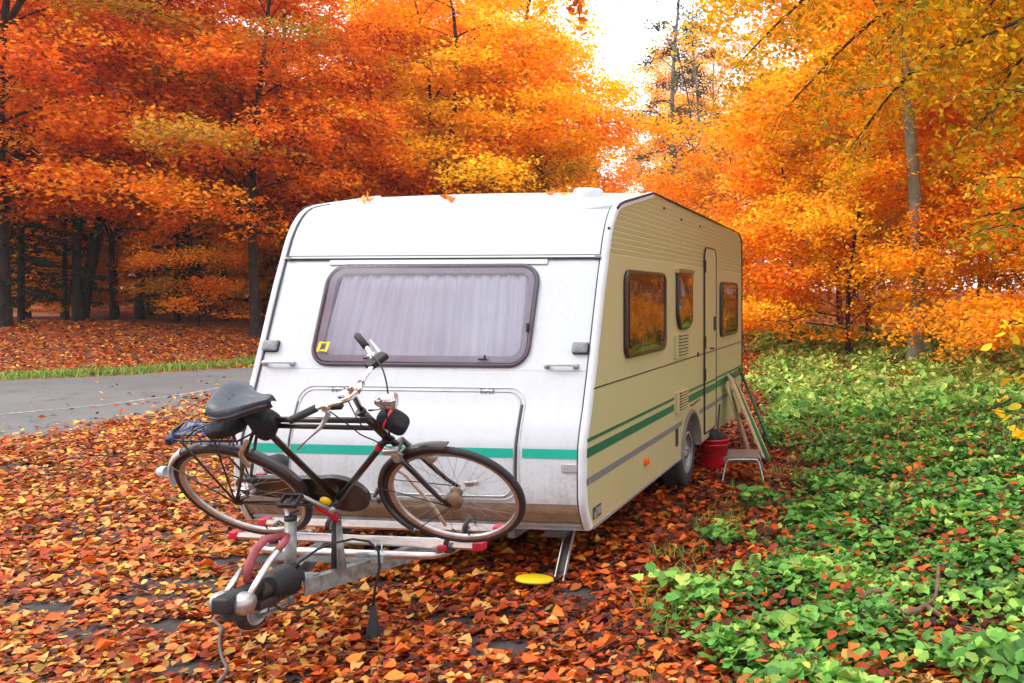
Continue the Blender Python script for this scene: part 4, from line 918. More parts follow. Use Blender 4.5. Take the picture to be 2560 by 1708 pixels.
MB().tube(cr_([(-.165, 0, .285), (-.155, -.07, .22), (-.02, -.165, .14), (.13, -.10, .21), (.165, 0, .285)]), .004, 6).build('handle', M['black'], bk)
bb_ = MB(); bm = bmesh.new(); bmesh.ops.create_icosphere(bm, subdivisions=3, radius=.11)
for v in bm.verts: v.co = v.co*(1+.18*math.sin(v.co.x*60)*math.cos(v.co.y*50)); v.co.z = v.co.z*.8+.30
bb_.add([v.co.copy() for v in bm.verts], [tuple(v.index for v in f.verts) for f in bm.faces], True); bm.free()
o = bb_.build('rubbish_bag', M['blackcloth']); o.location = bk.location; tag(o, 'black bag stuffed into the red bucket', 'bag')
rod = MB().tube([(.06, 4.0, .30), (.03, 4.32, .60)], .010, 8); tag(rod.build('broom_handle', M['black']), 'thin dark stick rising out of the red bucket', 'stick')
st = empty('step_stool', (.42, 3.45, 0)); tag(st, 'low step stool with brown-grey top and bent silver legs beside the bucket', 'stool')
rz = Matrix.Rotation(R_(8), 3, 'Z')
sm_ = MB(); sm_.box((0, 0, .235), (.31, .42, .03), rz, bev=.012); sm_.box((0, -.20, .222), (.31, .02, .05), rz, bev=.006); sm_.build('top', M['seatgrey'], st)
for yy in (-.215, .20):
    MB().tube([rz @ Vector(p) for p in cr_([(-.19, yy-.03*np.sign(-yy), .01), (-.165, yy, .15), (-.14, yy, .212), (-.10, yy, .222), (.10, yy, .222), (.14, yy, .212), (.165, yy, .15), (.20, yy+.03*np.sign(yy), .01)])], .0095, 8).build('leg', M['alud'], st)
# yellow disc on the leaves
dk = MB(); dk.lathe([(0, .012), (.095, .012), (.108, .008), (.114, -.006), (.108, -.008), (.09, .004), (0, .006)], (0, 0, 0), 'z', 30)
o = dk.build('flying_disc', M['yellow']); o.location = (-.30, .06, .066); o.rotation_euler = (R_(-7), R_(4), 0); tag(o, 'round yellow plastic disc lying on leaves in front of the caravan', 'disc')
# cable on the ground
mb = MB().tube(cr_([(-1.42, -.98, .03), (-1.60, -.70, .035), (-1.72, -.62, .04), (-1.76, -.72, .045), (-1.62, -.84, .045), (-1.55, -.94, .05), (-1.44, -1.08, .05), (-1.33, -1.2, .045), (-1.20, -1.34, .045), (-1.10, -1.6, .04)]), .008, 8)
tag(mb.build('ground_cable', mat('grey_brown_cable', (.10, .08, .08), .6)), 'grey cable trailing over the leaves in front of the coupling', 'cable')
# dead branch and twigs at the right
mb = MB(); zz = lambda x, y: float(hgt(x, y))
pb = [(1.56, -.33, .07), (1.68, -.17, .11), (1.76, -.10, .10), (1.84, -.25, .06), (1.92, -.33, .07), (1.99, -.28, .09), (2.06, -.12, .10), (2.09, .20, .17)]
mb.tube(cr_([(x, y, z+zz(x, y)) for x, y, z in pb]), [.010+.014*math.sin(math.pi*min(1, k/22)) for k in range(29)], 10)
mb.tube([(1.99, -.28, .09+zz(2, -.3)), (2.12, -.36, .04+zz(2, -.3))], [.02, .008], 8); mb.tube([(1.72, -.14, .11+zz(1.7, -.1)), (1.74, -.30, .05+zz(1.7, -.3))], .006, 6)
tag(mb.build('fallen_branch', M['sticks']), 'crooked grey-brown dead branch lying in the green leaves', 'branch')
rg = random.Random(9)
for k in range(7):
    x, y = 2.22+rg.random()*.22, -.60-rg.random()*.28; a = rg.uniform(-.75, -.45); l = rg.uniform(.10, .17); z = zz(x, y)+.055+rg.random()*.03
    o = MB().tube([(x-math.cos(a)*l, y-math.sin(a)*l, z), (x, y+.01, z+.015), (x+math.cos(a)*l, y+math.sin(a)*l, z-.005)], [.0045, .004, .002], 6).build('twig', M['sticks'])
    tag(o, 'thin dead twig in the bundle at the lower right corner', 'twig', 'bundle of dead twigs')
# ------------------------------------------------------------------ fallen leaves
FW = np.array([-math.sin(YAW), math.cos(YAW)]); RT = np.array([math.cos(YAW), math.sin(YAW)])
BARE = [(-2.373, .338, .45, .16), (-2.22, .50, .35, .14), (-2.47, -.10, .40, .14), (-2.46, -.38, .30, .12), (-2.36, -.92, .22, .12), (-3.34, -.11, .2, .1), (-1.24, -.01, .25, .10), (.03, -.08, .18, .10), (-.53, -.53, .20, .08),
        (-1.47, -1.22, .18, .10), (-.09, -.9, .16, .09), (-7.0, 3.1, .55, .12), (-6.7, 3.7, .4, .10), (-6.4, 4.0, .25, .10), (-3.0, -.6, .3, .12), (-3.3, .9, .35, .1), (-2.0, -.75, .2, .1)]
def vnoise(x, y, s=1.0): return .5+.25*(np.sin(x*2.3*s+1.3*np.sin(y*1.9*s))+np.cos(y*2.9*s+1.7*np.sin(x*1.3*s+2)))
def green_mask(x, y):
    e = np.interp(y, [-3, -1.1, 0, 1.2, 2.5, 4.0, 6.4, 9, 12, 23], [.95, .78, .78, .60, .95, .80, .35, -.35, -.9, -2.6])
    g = sstep((x-e)/.6+1.0*(vnoise(x, y, 2.2)-.5)+1.1*(vnoise(x, y, .7)-.5))
    orange = sstep((x-1.55-.1*(y+1))/.5)*sstep((1.0-y)/1.0)           # leaves win again at the lower right
    return g*(1-.80*orange)
def road_near(x, y):   # positive on the road
    px = np.interp(y, [-22, -12, -4.5, 0, 3.4, 5, 6.8, 9, 12, 30], [-30, -20, -14, -11.2, -9.4, -8.75, -8.9, -9.6, -10.3, -12])
    return px-x
def far_s(x, y): return (x+16.16)*-.755+(y-11.2)*.656
def cam_area(n, z0, z1, powr, lo=-.97, hi=.40, rng=RNG):
    u = rng.random(n); Zc = (z0**powr+(z1**powr-z0**powr)*u)**(1/powr); xc = Zc*rng.uniform(lo, hi, n)
    P = np.array([CAM.x, CAM.y])[None]+Zc[:, None]*FW[None]+xc[:, None]*RT[None]; return P[:, 0], P[:, 1], Zc
def palette(n, x, y, rng=RNG):
    r = rng.beta(1.9, 1.5, n)*.98; r = np.where(rng.random(n) < .26, r*.42, r); tone = vnoise(x, y, .9)
    # leaves under and right of the caravan are browner
    brownish = sstep((x+2.0)/2.4)*sstep((y+1.9)/1.7)
    r = np.clip(r*(1-.32*brownish)+.10*(1-brownish)+.12*(tone-.5), 0, 1)
    return np.stack([r, rng.random(n), np.where(rng.random(n) < .015, .6, 0)], 1)
def litter(n, z0, z1, powr, size, kind, tilt, thick, big=None):
    x, y, Zc = cam_area(n, z0, z1, powr)
    dens = np.ones(n)
    for (bx, by, rx, ry) in BARE:
        d = ((x-bx)/rx)**2+((y-by)/ry)**2+.5*(vnoise(x, y, 5)-.5); dens *= 1-.93*np.exp(-d**2)
    clump = .58+.6*vnoise(x, y, 4.3); dens *= np.clip(clump, 0, 1)
    rn = road_near(x, y)+.5*(vnoise(x, y, 1.1)-.5); s = far_s(x, y)
    dens *= np.where((rn > 0) & (s < .4), np.clip(.30*np.exp(-rn*2.6)+.004, 0, 1), 1)
    dens *= 1-.62*green_mask(x, y)*(y < 10)
    dens *= np.where((s >= -.1) & (s < .75), .25, 1)
    keep = RNG.random(n) < dens; x, y = x[keep], y[keep]; k = len(x)
    P = np.stack([x, y, hgt(x, y)+.008+RNG.random(k)**1.5*thick], 1)
    lift = green_mask(x, y)*RNG.random(k)**.7*.18*(x > .4)*(RNG.random(k) < .34); P[:, 2] += lift
    return leaves(P, randn_up(k, tilt), RNG.uniform(size[0], size[1], k), kind, .42, .38, RNG, palette(k, x, y))
V, F, C = join_l([litter(30000, 3.6, 6.2, 2.0, (.034, .076), 'fine', .28, .03), litter(70000, 6.0, 12.5, 1.5, (.048, .088), 'mid', .30, .035), litter(60000, 12, 26, 1.4, (.07, .12), 'low', .45, .06)])
o = poly_mesh('leaf_litter', V, F, M['litter'], colors=C, smooth=True); tag(o, 'carpet of orange and rust fallen leaves around the caravan', 'fallen leaves', kind='stuff')
# the big single leaves that can be picked out near the camera
protos = []
for k in range(12):
    v, f, c = leaves(np.zeros((1, 3)), np.array([[0, 0, 1.]]), np.array([1.0]), 'fine', .6, .5, RNG, np.array([[[.82, .74, .66, .58, .5, .38, .70, .62, .86, .46, .28, .54][k], .8, 0.0]]))
    q = poly_mesh('leaf_shape', v, f, M['litter'], colors=c, smooth=True); protos.append(q.data); bpy.data.objects.remove(q)
x, y, Zc = cam_area(900, 3.75, 6.4, 2.0, -.86, .27)
rg = np.random.default_rng(5); cnt = 0
for k in range(900):
    if cnt >= 290: break
    if any(((x[k]-b[0])/b[2])**2+((y[k]-b[1])/b[3])**2 < .9 for b in BARE): continue
    if green_mask(x[k], y[k]) > .5 and rg.random() < .6: continue
    o = bpy.data.objects.new('fallen_leaf', protos[rg.integers(12)]); col.objects.link(o); o.parent = ground
    s = rg.uniform(.065, .098); o.scale = (s, s, s); o.location = (x[k], y[k], float(hgt(x[k], y[k]))+.038+rg.random()*.01)
    o.rotation_euler = (rg.normal(0, .22), rg.normal(0, .22), rg.uniform(0, 6.28)); cnt += 1
tw = MB(); rg5 = random.Random(12); xs, ys, _ = cam_area(260, 3.7, 9, 1.8, -.9, .27)
for k in range(260):
    a = rg5.uniform(0, 6.28); l = rg5.uniform(.04, .16); z = float(hgt(xs[k], ys[k]))+.045; tw.tube([(xs[k]-math.cos(a)*l, ys[k]-math.sin(a)*l, z-.01), (xs[k]+rg5.uniform(-.01, .01), ys[k]+rg5.uniform(-.01, .01), z+.008), (xs[k]+math.cos(a)*l, ys[k]+math.sin(a)*l, z)], [.0022, .002, .001], 4, cap=False)
tag(tw.build('twig_litter', M['sticks']), 'small dead twigs scattered through the fallen leaves', 'twigs', kind='stuff')
# few leaves on the roof
for k, (x, y, dd, lab) in enumerate([(-2.0, 1.02, 0, 'red-orange leaf on the caravan roof above the left end'), (-1.96, 1.05, 2, 'small tan leaf curled on the roof next to the red-orange leaf'), (-1.42, 1.12, 4, 'tiny brown leaf near the middle of the caravan roof'), (-1.28, .98, 1, 'big curled orange leaf at the middle of the caravan roof'), (-.60, 1.12, 3, 'orange leaf below the round roof vent'), (-.52, 1.14, 6, 'pale yellow leaf right of the one below the roof vent')]):
    o = bpy.data.objects.new('roof_leaf', protos[dd]); col.objects.link(o); s = .12 if k == 3 else .085; o.scale = (s, s, s*1.6); o.location = (x, y, roofz(y)+.035); o.rotation_euler = (.3, .2, k*1.3); tag(o, lab, 'leaf')
# ------------------------------------------------------------------ green ground cover at the right
def herbs(n, z0, z1, powr, size, kind, hmax, tilt, lo, hi, rng=RNG, thr=1.0):
    x, y, Zc = cam_area(n, z0, z1, powr, lo, hi)
    g = green_mask(x, y); hum = vnoise(x+3, y, 2.6)
    keep = (rng.random(n) < np.clip(g*(1.8*hum+.12), 0, 1)*thr) & ((x > -.4) | (y > 6.6))
    x, y = x[keep], y[keep]; k = len(x); hum = hum[keep]
    h = rng.random(k)**.8*hmax*(.25+hum)
    P = np.stack([x, y, hgt(x, y)+.02+h], 1)
    c = np.clip(rng.beta(2, 2, k)*.75+.35*h/max(hmax, .01)*.6-.05+.32*sstep((y-4)/8)+.35*(vnoise(x, y, 1.7)-.5), 0, 1)
    return leaves(P, randn_up(k, tilt, rng), rng.uniform(size[0], size[1], k)*(.6+.8*hum), kind, .35, .35, rng, np.stack([c, rng.random(k), np.zeros(k)], 1))
V, F, C = join_l([herbs(34000, 3.6, 7, 1.8, (.038, .075), 'heart', .12, .42, -.2, .42), herbs(60000, 6.5, 13, 1.4, (.045, .09), 'mid', .15, .5, -.25, .42), herbs(70000, 12, 30, 1.2, (.07, .15), 'low', .26, .7, -.25, .42)])
o = poly_mesh('green_undergrowth', V, F, M['herb'], colors=C, smooth=True); o.color = (0, 1.3, 0, 1); tag(o, 'low bright green nettles and ivy covering the ground right of the caravan', 'ground cover', kind='stuff')
hp_ = []
for k in range(8):
    v, f, c = leaves(np.zeros((1, 3)), np.array([[0, 0, 1.]]), np.array([1.0]), 'heart', .35, .5, RNG, np.array([[.35+.07*k, .6, 0.0]]))
    q = poly_mesh('ivy_shape', v, f, M['herb'], colors=c, smooth=True); hp_.append(q.data); bpy.data.objects.remove(q)
rg = np.random.default_rng(15); x, y, Zc = cam_area(2600, 3.8, 6.6, 1.8, -.12, .27); g = green_mask(x, y); hm = vnoise(x+3, y, 2.6); cnt = 0
for k in range(2600):
    if cnt >= 290: break
    if g[k]*(.35+.8*hm[k]) < rg.random()*.9+.15 or x[k] < .75: continue
    o = bpy.data.objects.new('ivy_leaf', hp_[rg.integers(8)]); o.color = (0, 1.2, 0, 1); col.objects.link(o); o.parent = ground
    s = rg.uniform(.06, .10); o.scale = (s, s, s); o.location = (x[k], y[k], float(hgt(x[k], y[k]))+.06+.09*hm[k]*rg.random()+.02)
    o.rotation_euler = (rg.normal(-.15, .35), rg.normal(0, .35), rg.uniform(0, 6.28)); cnt += 1
# grass verge along the far side of the road and blades near the front
def blades(x, y, h, rng, wd=.006):
    n = len(x); z = hgt(x, y); a = rng.uniform(0, 6.28, n); l = rng.normal(0, .45, (n, 2))*h[:, None]
    dx, dy = np.cos(a)*wd, np.sin(a)*wd
    P0 = np.stack([x-dx, y-dy, z], 1); P1 = np.stack([x+dx, y+dy, z], 1); Pm0 = np.stack([x-dx*.7+l[:, 0]*.4, y-dy*.7+l[:, 1]*.4, z+h*.62], 1); Pm1 = np.stack([x+dx*.7+l[:, 0]*.4, y+dy*.7+l[:, 1]*.4, z+h*.62], 1); P2 = np.stack([x+l[:, 0], y+l[:, 1], z+h], 1)
    V = np.stack([P0, P1, Pm0, Pm1, P2], 1).reshape(-1, 3); f = np.array([(0, 1, 3), (0, 3, 2), (2, 3, 4)])
    F = (f[None]+(np.arange(n)*5)[:, None, None]).reshape(-1, 3); c = np.stack([rng.uniform(.45, 1, n), rng.random(n), np.zeros(n), np.ones(n)], 1)
    return V, F, np.repeat(c, 5, 0)
rg = np.random.default_rng(3); n = 17000; t = rg.uniform(-26, 14, n); off = rg.normal(.50, .20, n)+.30*(vnoise(t*.7, t*.3)-.5)+np.abs(rg.normal(0, .5, n))*(rg.random(n) < .15)
Q = np.array(farE, float); seg = np.concatenate([[0], np.cumsum(np.hypot(*np.diff(Q, axis=0).T))]); s0 = seg[5]
x = np.interp(s0+t, seg, Q[:, 0]); y = np.interp(s0+t, seg, Q[:, 1]); x2 = np.interp(s0+t+.1, seg, Q[:, 0])-x; y2 = np.interp(s0+t+.1, seg, Q[:, 1])-y; l = np.hypot(x2, y2)
x += -y2/l*off; y += x2/l*off
a = blades(x, y, rg.uniform(.06, .19, n), rg, .012)
n = 9000; xx, yy, Zc = cam_area(n, 3.7, 9, 1.6, -.16, .1, rg); e = np.interp(yy, [-3, -1.1, 0, 1.2, 2.5, 4.0, 6.4], [.9, .72, .72, .6, .8, .75, .3]); k = (np.abs(xx-e+.12) < .30*vnoise(xx, yy, 3)) & (vnoise(xx, yy, 4) > .46)
b = blades(xx[k], yy[k], rg.uniform(.05, .15, k.sum()), rg, .004)
n = 2600; xx, yy, Zc = cam_area(n, 9, 26, 1.3, -.12, .42, rg); k = (green_mask(xx, yy) > .5) & (vnoise(xx, yy, .9) > .42)
c_ = blades(xx[k], yy[k], rg.uniform(.15, .5, k.sum()), rg, .005)
V, F, C = join_l([a, b, c_]); o = poly_mesh('grass', V, F, M['herb'], colors=C); tag(o, 'short green grass along the road verge and beside the nettles', 'grass', kind='stuff')
# ------------------------------------------------------------------ trees
def tubes_np(paths, n=5):
    mb = MB()
    for p, r in paths: mb.tube(p, r, n, cap=False)
    return mb
def make_tree(seed, H, R, zb, nleaf, ls, nb=44, droop=.25, thick=.10, tr=.16, lean=(0, 0), az=None, green=.06, wob=.55, sides=8, twig=.5, dens_lo=0.2):
    """returns (trunk MB, crown V,F,C): trunk with limbs, leaves in flat layered sprays along the limbs"""
    rg = np.random.default_rng(seed); rr = random.Random(seed)
    zs = np.linspace(0, H, 14); ph = rg.uniform(0, 6.28, 2)
    tx = lean[0]*zs/H + wob*np.sin(zs*.45+ph[0])*zs/H - wob*math.sin(ph[0])*0; ty_ = lean[1]*zs/H + wob*np.sin(zs*.38+ph[1])*zs/H
    mb = MB(); mb.tube([(tx[i], ty_[i], zs[i]-.15*(i == 0)) for i in range(14)], [tr*(1.35 if i == 0 else 1)*(1-.86*(zs[i]/H)**1.1) for i in range(14)], sides, cap=False)
    LP, LN, LC, LS = [], [], [], []
    wts = []; brs = []
    for b in range(nb):
        f = (b+rr.random())/nb; z = zb+(H-zb)*f**1.25
        a = (b*2.399963+rr.uniform(-.4, .4)) if az is None else rr.uniform(*az)
        up = rr.random() < .16; Lb = R*(1-.38*f**3)*rr.uniform(.5, 1.15)*(1.15 if up else 1)
        el = R_(rr.uniform(55, 75)) if up else R_(rr.uniform(0, 50))+f*.2; x0, y0 = np.interp(z, zs, tx), np.interp(z, zs, ty_)
        pts = []; cx, cy_, cz = x0, y0, z; aa = a
        for k in range(8):
            s = k/7; pts.append((cx, cy_, cz)); st = Lb/7; e = el-(el+droop*1.6)*s**1.2; aa += rr.uniform(-.14, .14)
            cx += math.cos(aa)*math.cos(e)*st; cy_ += math.sin(aa)*math.cos(e)*st; cz += math.sin(e)*st
        br = tr*.30*(1-.5*f)*(Lb/R); mb.tube(pts, [br*(1-.85*k/7) for k in range(8)], 5, cap=False)
        brs.append((np.array(pts), Lb)); wts.append(Lb**1.7)
        # side twigs
        for q in range(int(4*twig+rr.random()*3*twig)):
            s = rr.uniform(.3, .9); p = np.array([np.interp(s*7, range(8), np.array(pts)[:, d]) for d in range(3)]); sa = a+rr.choice((-1, 1))*rr.uniform(.5, 1.0); l = Lb*.33*(1.1-s*.6)
            mb.tube([tuple(p), tuple(p+np.array([math.cos(sa)*l*.5, math.sin(sa)*l*.5, .04*l])), tuple(p+np.array([math.cos(sa)*l, math.sin(sa)*l, -.06*l]))], [br*.3, br*.2, br*.07], 4, cap=False)
    wts = np.array(wts)/sum(wts); cnts = rg.multinomial(nleaf, wts)
    for (pts, Lb), c in zip(brs, cnts):
        if c == 0: continue
        s = rg.beta(1.6, 1.1, c)*(1-dens_lo)+dens_lo
        P = np.stack([np.interp(s*7, range(8), pts[:, d]) for d in range(3)], 1)
        d = pts[-1]-pts[0]; d[2] = 0; d /= (np.linalg.norm(d)+1e-6); pr = np.array([-d[1], d[0], 0])
        wdt = .42*Lb*(1.2-s)**.7+.10
        # a few sub-sprays: leaves gather on lateral twigs
        tw = rg.integers(0, 14, c); twp = rg.uniform(-1, 1, 14); lat = np.clip(twp[tw]+rg.normal(0, .12, c), -1.2, 1.2)*wdt
        ahead = np.abs(lat)*.5
        P = P+pr[None]*lat[:, None]+d[None]*ahead[:, None]; P[:, 2] += rg.normal(0, thick, c)*.6-np.abs(lat)*droop*.5
        nn_ = max(3, c//14); node = rg.integers(0, nn_, c); P = P[rg.integers(0, c, nn_)][node]+rg.normal(0, 1, (c, 3))*np.array([.19, .19, .12])
        LP.append(P); N = randn_up(c, .55, rg)+d[None]*.25; LN.append(N)
        base = rg.normal(.55, .19); gv = (rg.random() < green)*rg.uniform(.3, .8)
        LC.append(np.stack([np.clip(base+rg.normal(0, .2, c)+.10*(s-.6), 0, 1), rg.beta(2, 2, c), np.clip(gv+rg.normal(0, .08, c), 0, 1)*(gv > 0)], 1)); LS.append(rg.uniform(.75, 1.25, c)*ls)
    P = np.concatenate(LP); ok = P[:, 2] > .35
    V, F, C = leaves(P[ok], np.concatenate(LN)[ok], np.concatenate(LS)[ok], 'low', .3, .3, rg, np.concatenate(LC)[ok])
    return mb, V, F, C
def plant(name, mb, V, F, C, lmat, bmat):
    root = empty(name); t = mb.build('trunk', bmat, root); c = poly_mesh('crown', V, F, lmat, root, C, True); return root
SP = []   # species prototypes
SP.append(plant('beech_tree', *make_tree(21, 11.5, 4.3, 2.6, 36000, .135, nb=52, thick=.25, tr=.12), M['leaf'], M['bark']))
SP.append(plant('beech_tree', *make_tree(22, 10.5, 3.9, 2.3, 33000, .135, nb=48, droop=.4, tr=.09, thick=.25), M['leaf'], M['bark']))
SP.append(plant('beech_tree', *make_tree(23, 13.5, 4.6, 3.0, 38000, .14, nb=56, tr=.14, green=.15, thick=.28), M['leaf'], M['bark']))
SP.append(plant('beech_tree', *make_tree(24, 8.5, 3.6, .9, 32000, .125, nb=46, tr=.08, droop=.15, thick=.25), M['leaf'], M['bark']))
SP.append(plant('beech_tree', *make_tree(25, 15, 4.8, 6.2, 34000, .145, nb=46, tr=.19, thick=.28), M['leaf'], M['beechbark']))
SP.append(plant('young_beech', *make_tree(26, 5.2, 2.4, .4, 17000, .105, nb=34, tr=.05, droop=.2, thick=.16), M['leaf'], M['bark']))
SP.append(plant('bare_trunk_tree', *make_tree(27, 14, 2.8, 4.6, 12000, .135, nb=28, tr=.11, thick=.2), M['leaf'], M['bark']))
SP.append(plant('mist_toned_tree', *make_tree(28, 20, 2.4, 5.5, 7000, .15, nb=40, tr=.20, thick=.2, droop=.7), M['needle'], M['beechbark']))  # gap trees: pale bark colour stands in for mist over the trunk
used = set()
def place(kind, x, y, s=1.0, rot=0, tint=(0, 1), label=None, group=None, sz=None):
    r = SP[kind]
    if kind in used: r = copy_tree(r)
    used.add(kind)
    r.location = (x, y, float(hgt(x, y))-.03); r.rotation_euler = (0, 0, rot); r.scale = (s, s, (sz or s))
    for c in r.children: c.color = (tint[0], tint[1], 0, 1)
    tag(r, label, 'tree', group); return r
rg = random.Random(77)
# left front row: dark trunks at the top of the leafy bank
for (k, x, y, s, t, lab) in [
    (2, -21.5, 16.2, 1.1, .0, 'thick dark beech at the left edge of the photo with a long limb reaching right'),
    (6, -26.7, 21.7, .8, .1, 'thin dark trunk just right of the leftmost big beech'),
    (1, -26.0, 22.4, 1.0, .15, 'slender beech with low leaves between the two leftmost thin trunks'),
    (6, -28.1, 24.5, .9, .3, 'narrow dark trunk standing in the yellow gap at the left'),
    (0, -21.4, 18.3, 1.0, .05, 'straight dark beech rising to the top of the photo at the left'),
    (1, -21.5, 19.6, .9, .12, 'beech left of the leaning trunk behind the road bank'),
    (3, -24.5, 22.9, 1.15, .2, 'low leafy beech behind the leaning trunk'),
    (0, -21.3, 20.3, 1.02, .1, 'forked dark beech right of the leaning trunk with limbs to the right'),
    (3, -25.8, 25.8, 1.2, .45, 'yellow-leaved small beech glowing behind the forked beech'),
    (1, -20.1, 22.4, 1.05, .15, 'rust-red beech behind the small dark spruce by the road'),
    (5, -25.4, 20.6, .95, .5, 'low yellow-orange beech glowing between the leftmost trunks'),
    (5, -23.9, 20.4, .8, .4, 'young orange beech with leaves almost to the ground at the far left'),
    (5, -18.2, 19.0, .8, .35, 'young yellow-orange beech right of the small dark spruce'),
    (3, -22.6, 24.6, .8, .7, 'yellow beech glowing in the depth behind the leaning trunk'),
    (3, -18.6, 24.4, .8, .75, 'yellow beech glowing in the depth left of the caravan'),
    (2, -16.3, 18.9, .95, .12, 'broad dark beech trunk left of the caravan roof corner'),
    (0, -16.6, 21.2, 1.05, .22, 'orange beech right behind the left end of the caravan roof')    ,(6, -23.6, 20.6, .62, .3, 'very slim trunk in the gap left of the forked beech'),
    (6, -20.6, 21.0, .6, .2, 'slim bare stem right of the forked beech'),
    (6, -18.6, 20.6, .7, .15, 'slim bare stem right of the small spruce'),
    (6, -22.9, 19.4, .66, .1, 'slim bare stem left of the leaning trunk'),
    (6, -18.0, 22.6, .8, .25, 'slim dark stem just left of the caravan corner')]:
    place(k, x, y, s, rg.uniform(0, 6.28), (t, 1.0), lab)
ln_, lv_, lf_, lc_ = make_tree(61, 14, 3.4, 4.6, 15000, .105, lean=(2.6, 1.2), tr=.17, nb=36)
lt_ = plant('leaning_beech', ln_, lv_, lf_, lc_, M['leaf'], M['bark']); lt_.location = (-22.0, 18.9, float(hgt(-22, 18.9))-.05); tag(lt_, 'dark beech trunk leaning strongly to the right above the road bank', 'tree')
for c in lt_.children: c.color = (.1, 1, 0, 1)
# centre: yellow and orange trees behind the caravan roof
for (k, x, y, s, t, lab) in [
    (1, -16.8, 24.9, 1.1, .55, 'orange beech above the left third of the caravan roof'),
    (2, -17.5, 28.8, 1.05, .8, 'tall orange-yellow beech behind the caravan roof, left of the twin trunks'),
    (6, -12.9, 23.3, 1.1, .75, 'slim dark trunk right of its twin above the middle of the caravan roof'),
    (6, -13.9, 23.8, .9, .7, 'thinner leaning twin trunk above the middle of the caravan roof'),
    (0, -14.4, 27.2, 1.1, .9, 'golden beech behind the twin trunks'),
    (3, -11.9, 24.5, 1.25, .9, 'low orange-gold beech just above the caravan roof left of the vent'),
    (2, -11.2, 27.6, 1.12, 1.0, 'bright yellow beech rising over the round roof vent'),
    (1, -10.4, 25.6, .92, 1.0, 'yellow beech leaning out above the right half of the caravan roof'),
    (5, -8.2, 27.5, 1.1, .6, 'low salmon-orange beech left of the misty gap'),
    (5, -6.2, 25.0, 1.05, .45, 'young orange beech just left of the roof peak')]:
    place(k, x, y, s, rg.uniform(0, 6.28), (t, 1.15), lab)
# right side
for (k, x, y, s, t, lab) in [
    (5, -4.1, 22.5, 1.0, .35, 'young orange beech just right of the roof peak'),
    (5, -2.9, 21.5, 1.15, .75, 'small yellow-orange beech behind the rear corner of the caravan'),
    (0, .3, 24.5, .9, .85, 'orange beech behind the far end of the caravan'),
    (5, -.7, 18.0, 1.2, .45, 'low orange beech whose leaves hang over the nettles beside the caravan'),
    (1, 1.3, 20.8, 1.0, .7, 'orange beech in the middle of the right-hand wood'),
    (3, .9, 16.6, .8, .7, 'bright low beech with drooping sprays left of the pale trunk'),
    (4, 2.45, 15.1, 1.0, .8, 'tall beech with pale grey-green trunk in the right-hand wood'),
    (1, 4.3, 20.3, 1.0, .5, 'orange beech right of the pale grey-green trunk'),
    (3, 5.0, 15.6, .85, .6, 'low leafy beech at the right edge of the nettle patch'),
    (2, 6.6, 17.0, 1.0, .45, 'tall beech at the far right edge of the photo'),
    (3, 6.2, 11.5, .8, .5, 'small beech outside the right edge of the photo'),
    (0, 9.5, 13, 1.0, .5, 'orange beech well outside the right edge of the photo')]:
    place(k, x, y, s, rg.uniform(0, 6.28), (t, 1.10), lab)
# second rows: deep wood on both sides, open to the mist in the middle
cnt = 0
for row, (y0, n_) in enumerate([(26.5, 10), (30, 11), (35, 12), (41, 13), (48, 13), (56, 14)]):
    for i in range(n_):
        x = -54-row*5+ (88+row*8)*(i+rg.uniform(.15, .85))/n_; y = y0+rg.uniform(-2.5, 2.5)+(.0 if x > -12 else .30*abs(x+12)*.3)
        # camera bearing of the misty gap: keep it open
        v = (x-CAM.x)*RT[0]+(y-CAM.y)*RT[1]; zc = (x-CAM.x)*FW[0]+(y-CAM.y)*FW[1]; b = v/zc
        if -.16-4.6/zc < b < -.065+4.6/zc: continue
        if b < -.98 or b > .45 or (-.49 < b < -.425): continue
        t = .15+.25*rg.random() if b < -.62 else (.75+.25*rg.random() if b < -.18 else .45+.25*rg.random())
        place(rg.choice((0, 1, 2, 3, 4, 6)), x, y, rg.uniform(.95, 1.2), rg.uniform(0, 6.28), (t, 1.05), 'orange beech deep in the wood behind the front row of trees', 'trees deep in the wood')
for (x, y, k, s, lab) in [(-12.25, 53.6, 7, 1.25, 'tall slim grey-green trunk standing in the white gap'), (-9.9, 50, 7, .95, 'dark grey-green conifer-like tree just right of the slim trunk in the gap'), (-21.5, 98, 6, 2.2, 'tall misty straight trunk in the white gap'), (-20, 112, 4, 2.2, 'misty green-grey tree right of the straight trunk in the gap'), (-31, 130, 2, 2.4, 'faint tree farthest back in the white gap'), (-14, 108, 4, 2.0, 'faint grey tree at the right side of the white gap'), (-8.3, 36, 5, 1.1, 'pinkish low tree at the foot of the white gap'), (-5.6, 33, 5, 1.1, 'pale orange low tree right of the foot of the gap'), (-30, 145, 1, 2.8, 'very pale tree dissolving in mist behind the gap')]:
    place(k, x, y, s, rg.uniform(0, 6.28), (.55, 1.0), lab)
# the wood goes on unseen behind the camera, added to cut sky light
for (x, y, k, s_) in [(-19, -10, 0, 1.0), (-13.5, -14.5, 2, 1.0), (-8, -17, 1, 1.05), (-2.5, -18.5, 0, 1.05), (3, -17.5, 2, 1.0), (8.5, -15, 1, 1.0), (12, -8, 0, 1.0), (12.5, 2, 2, .95)]:
    place(k, x, y, s_, rg.uniform(0, 6.28), (.5, 1.0), 'unseen orange beech added across the clearing, behind the camera or far outside the right edge', 'unseen trees behind the camera')
# low brush and shade at the forest edge on the bank
for i in range(16):
    t = i/15; x = -33+21*t+rg.uniform(-.6, .6); y = 26.5-2.0*t+rg.uniform(-1, 1)
    place(5, x, y, rg.uniform(.35, .6), rg.uniform(0, 6.28), (rg.uniform(0, .5), .8), 'low beech sapling in the shade between the trunks on the left', 'saplings under the left trees')
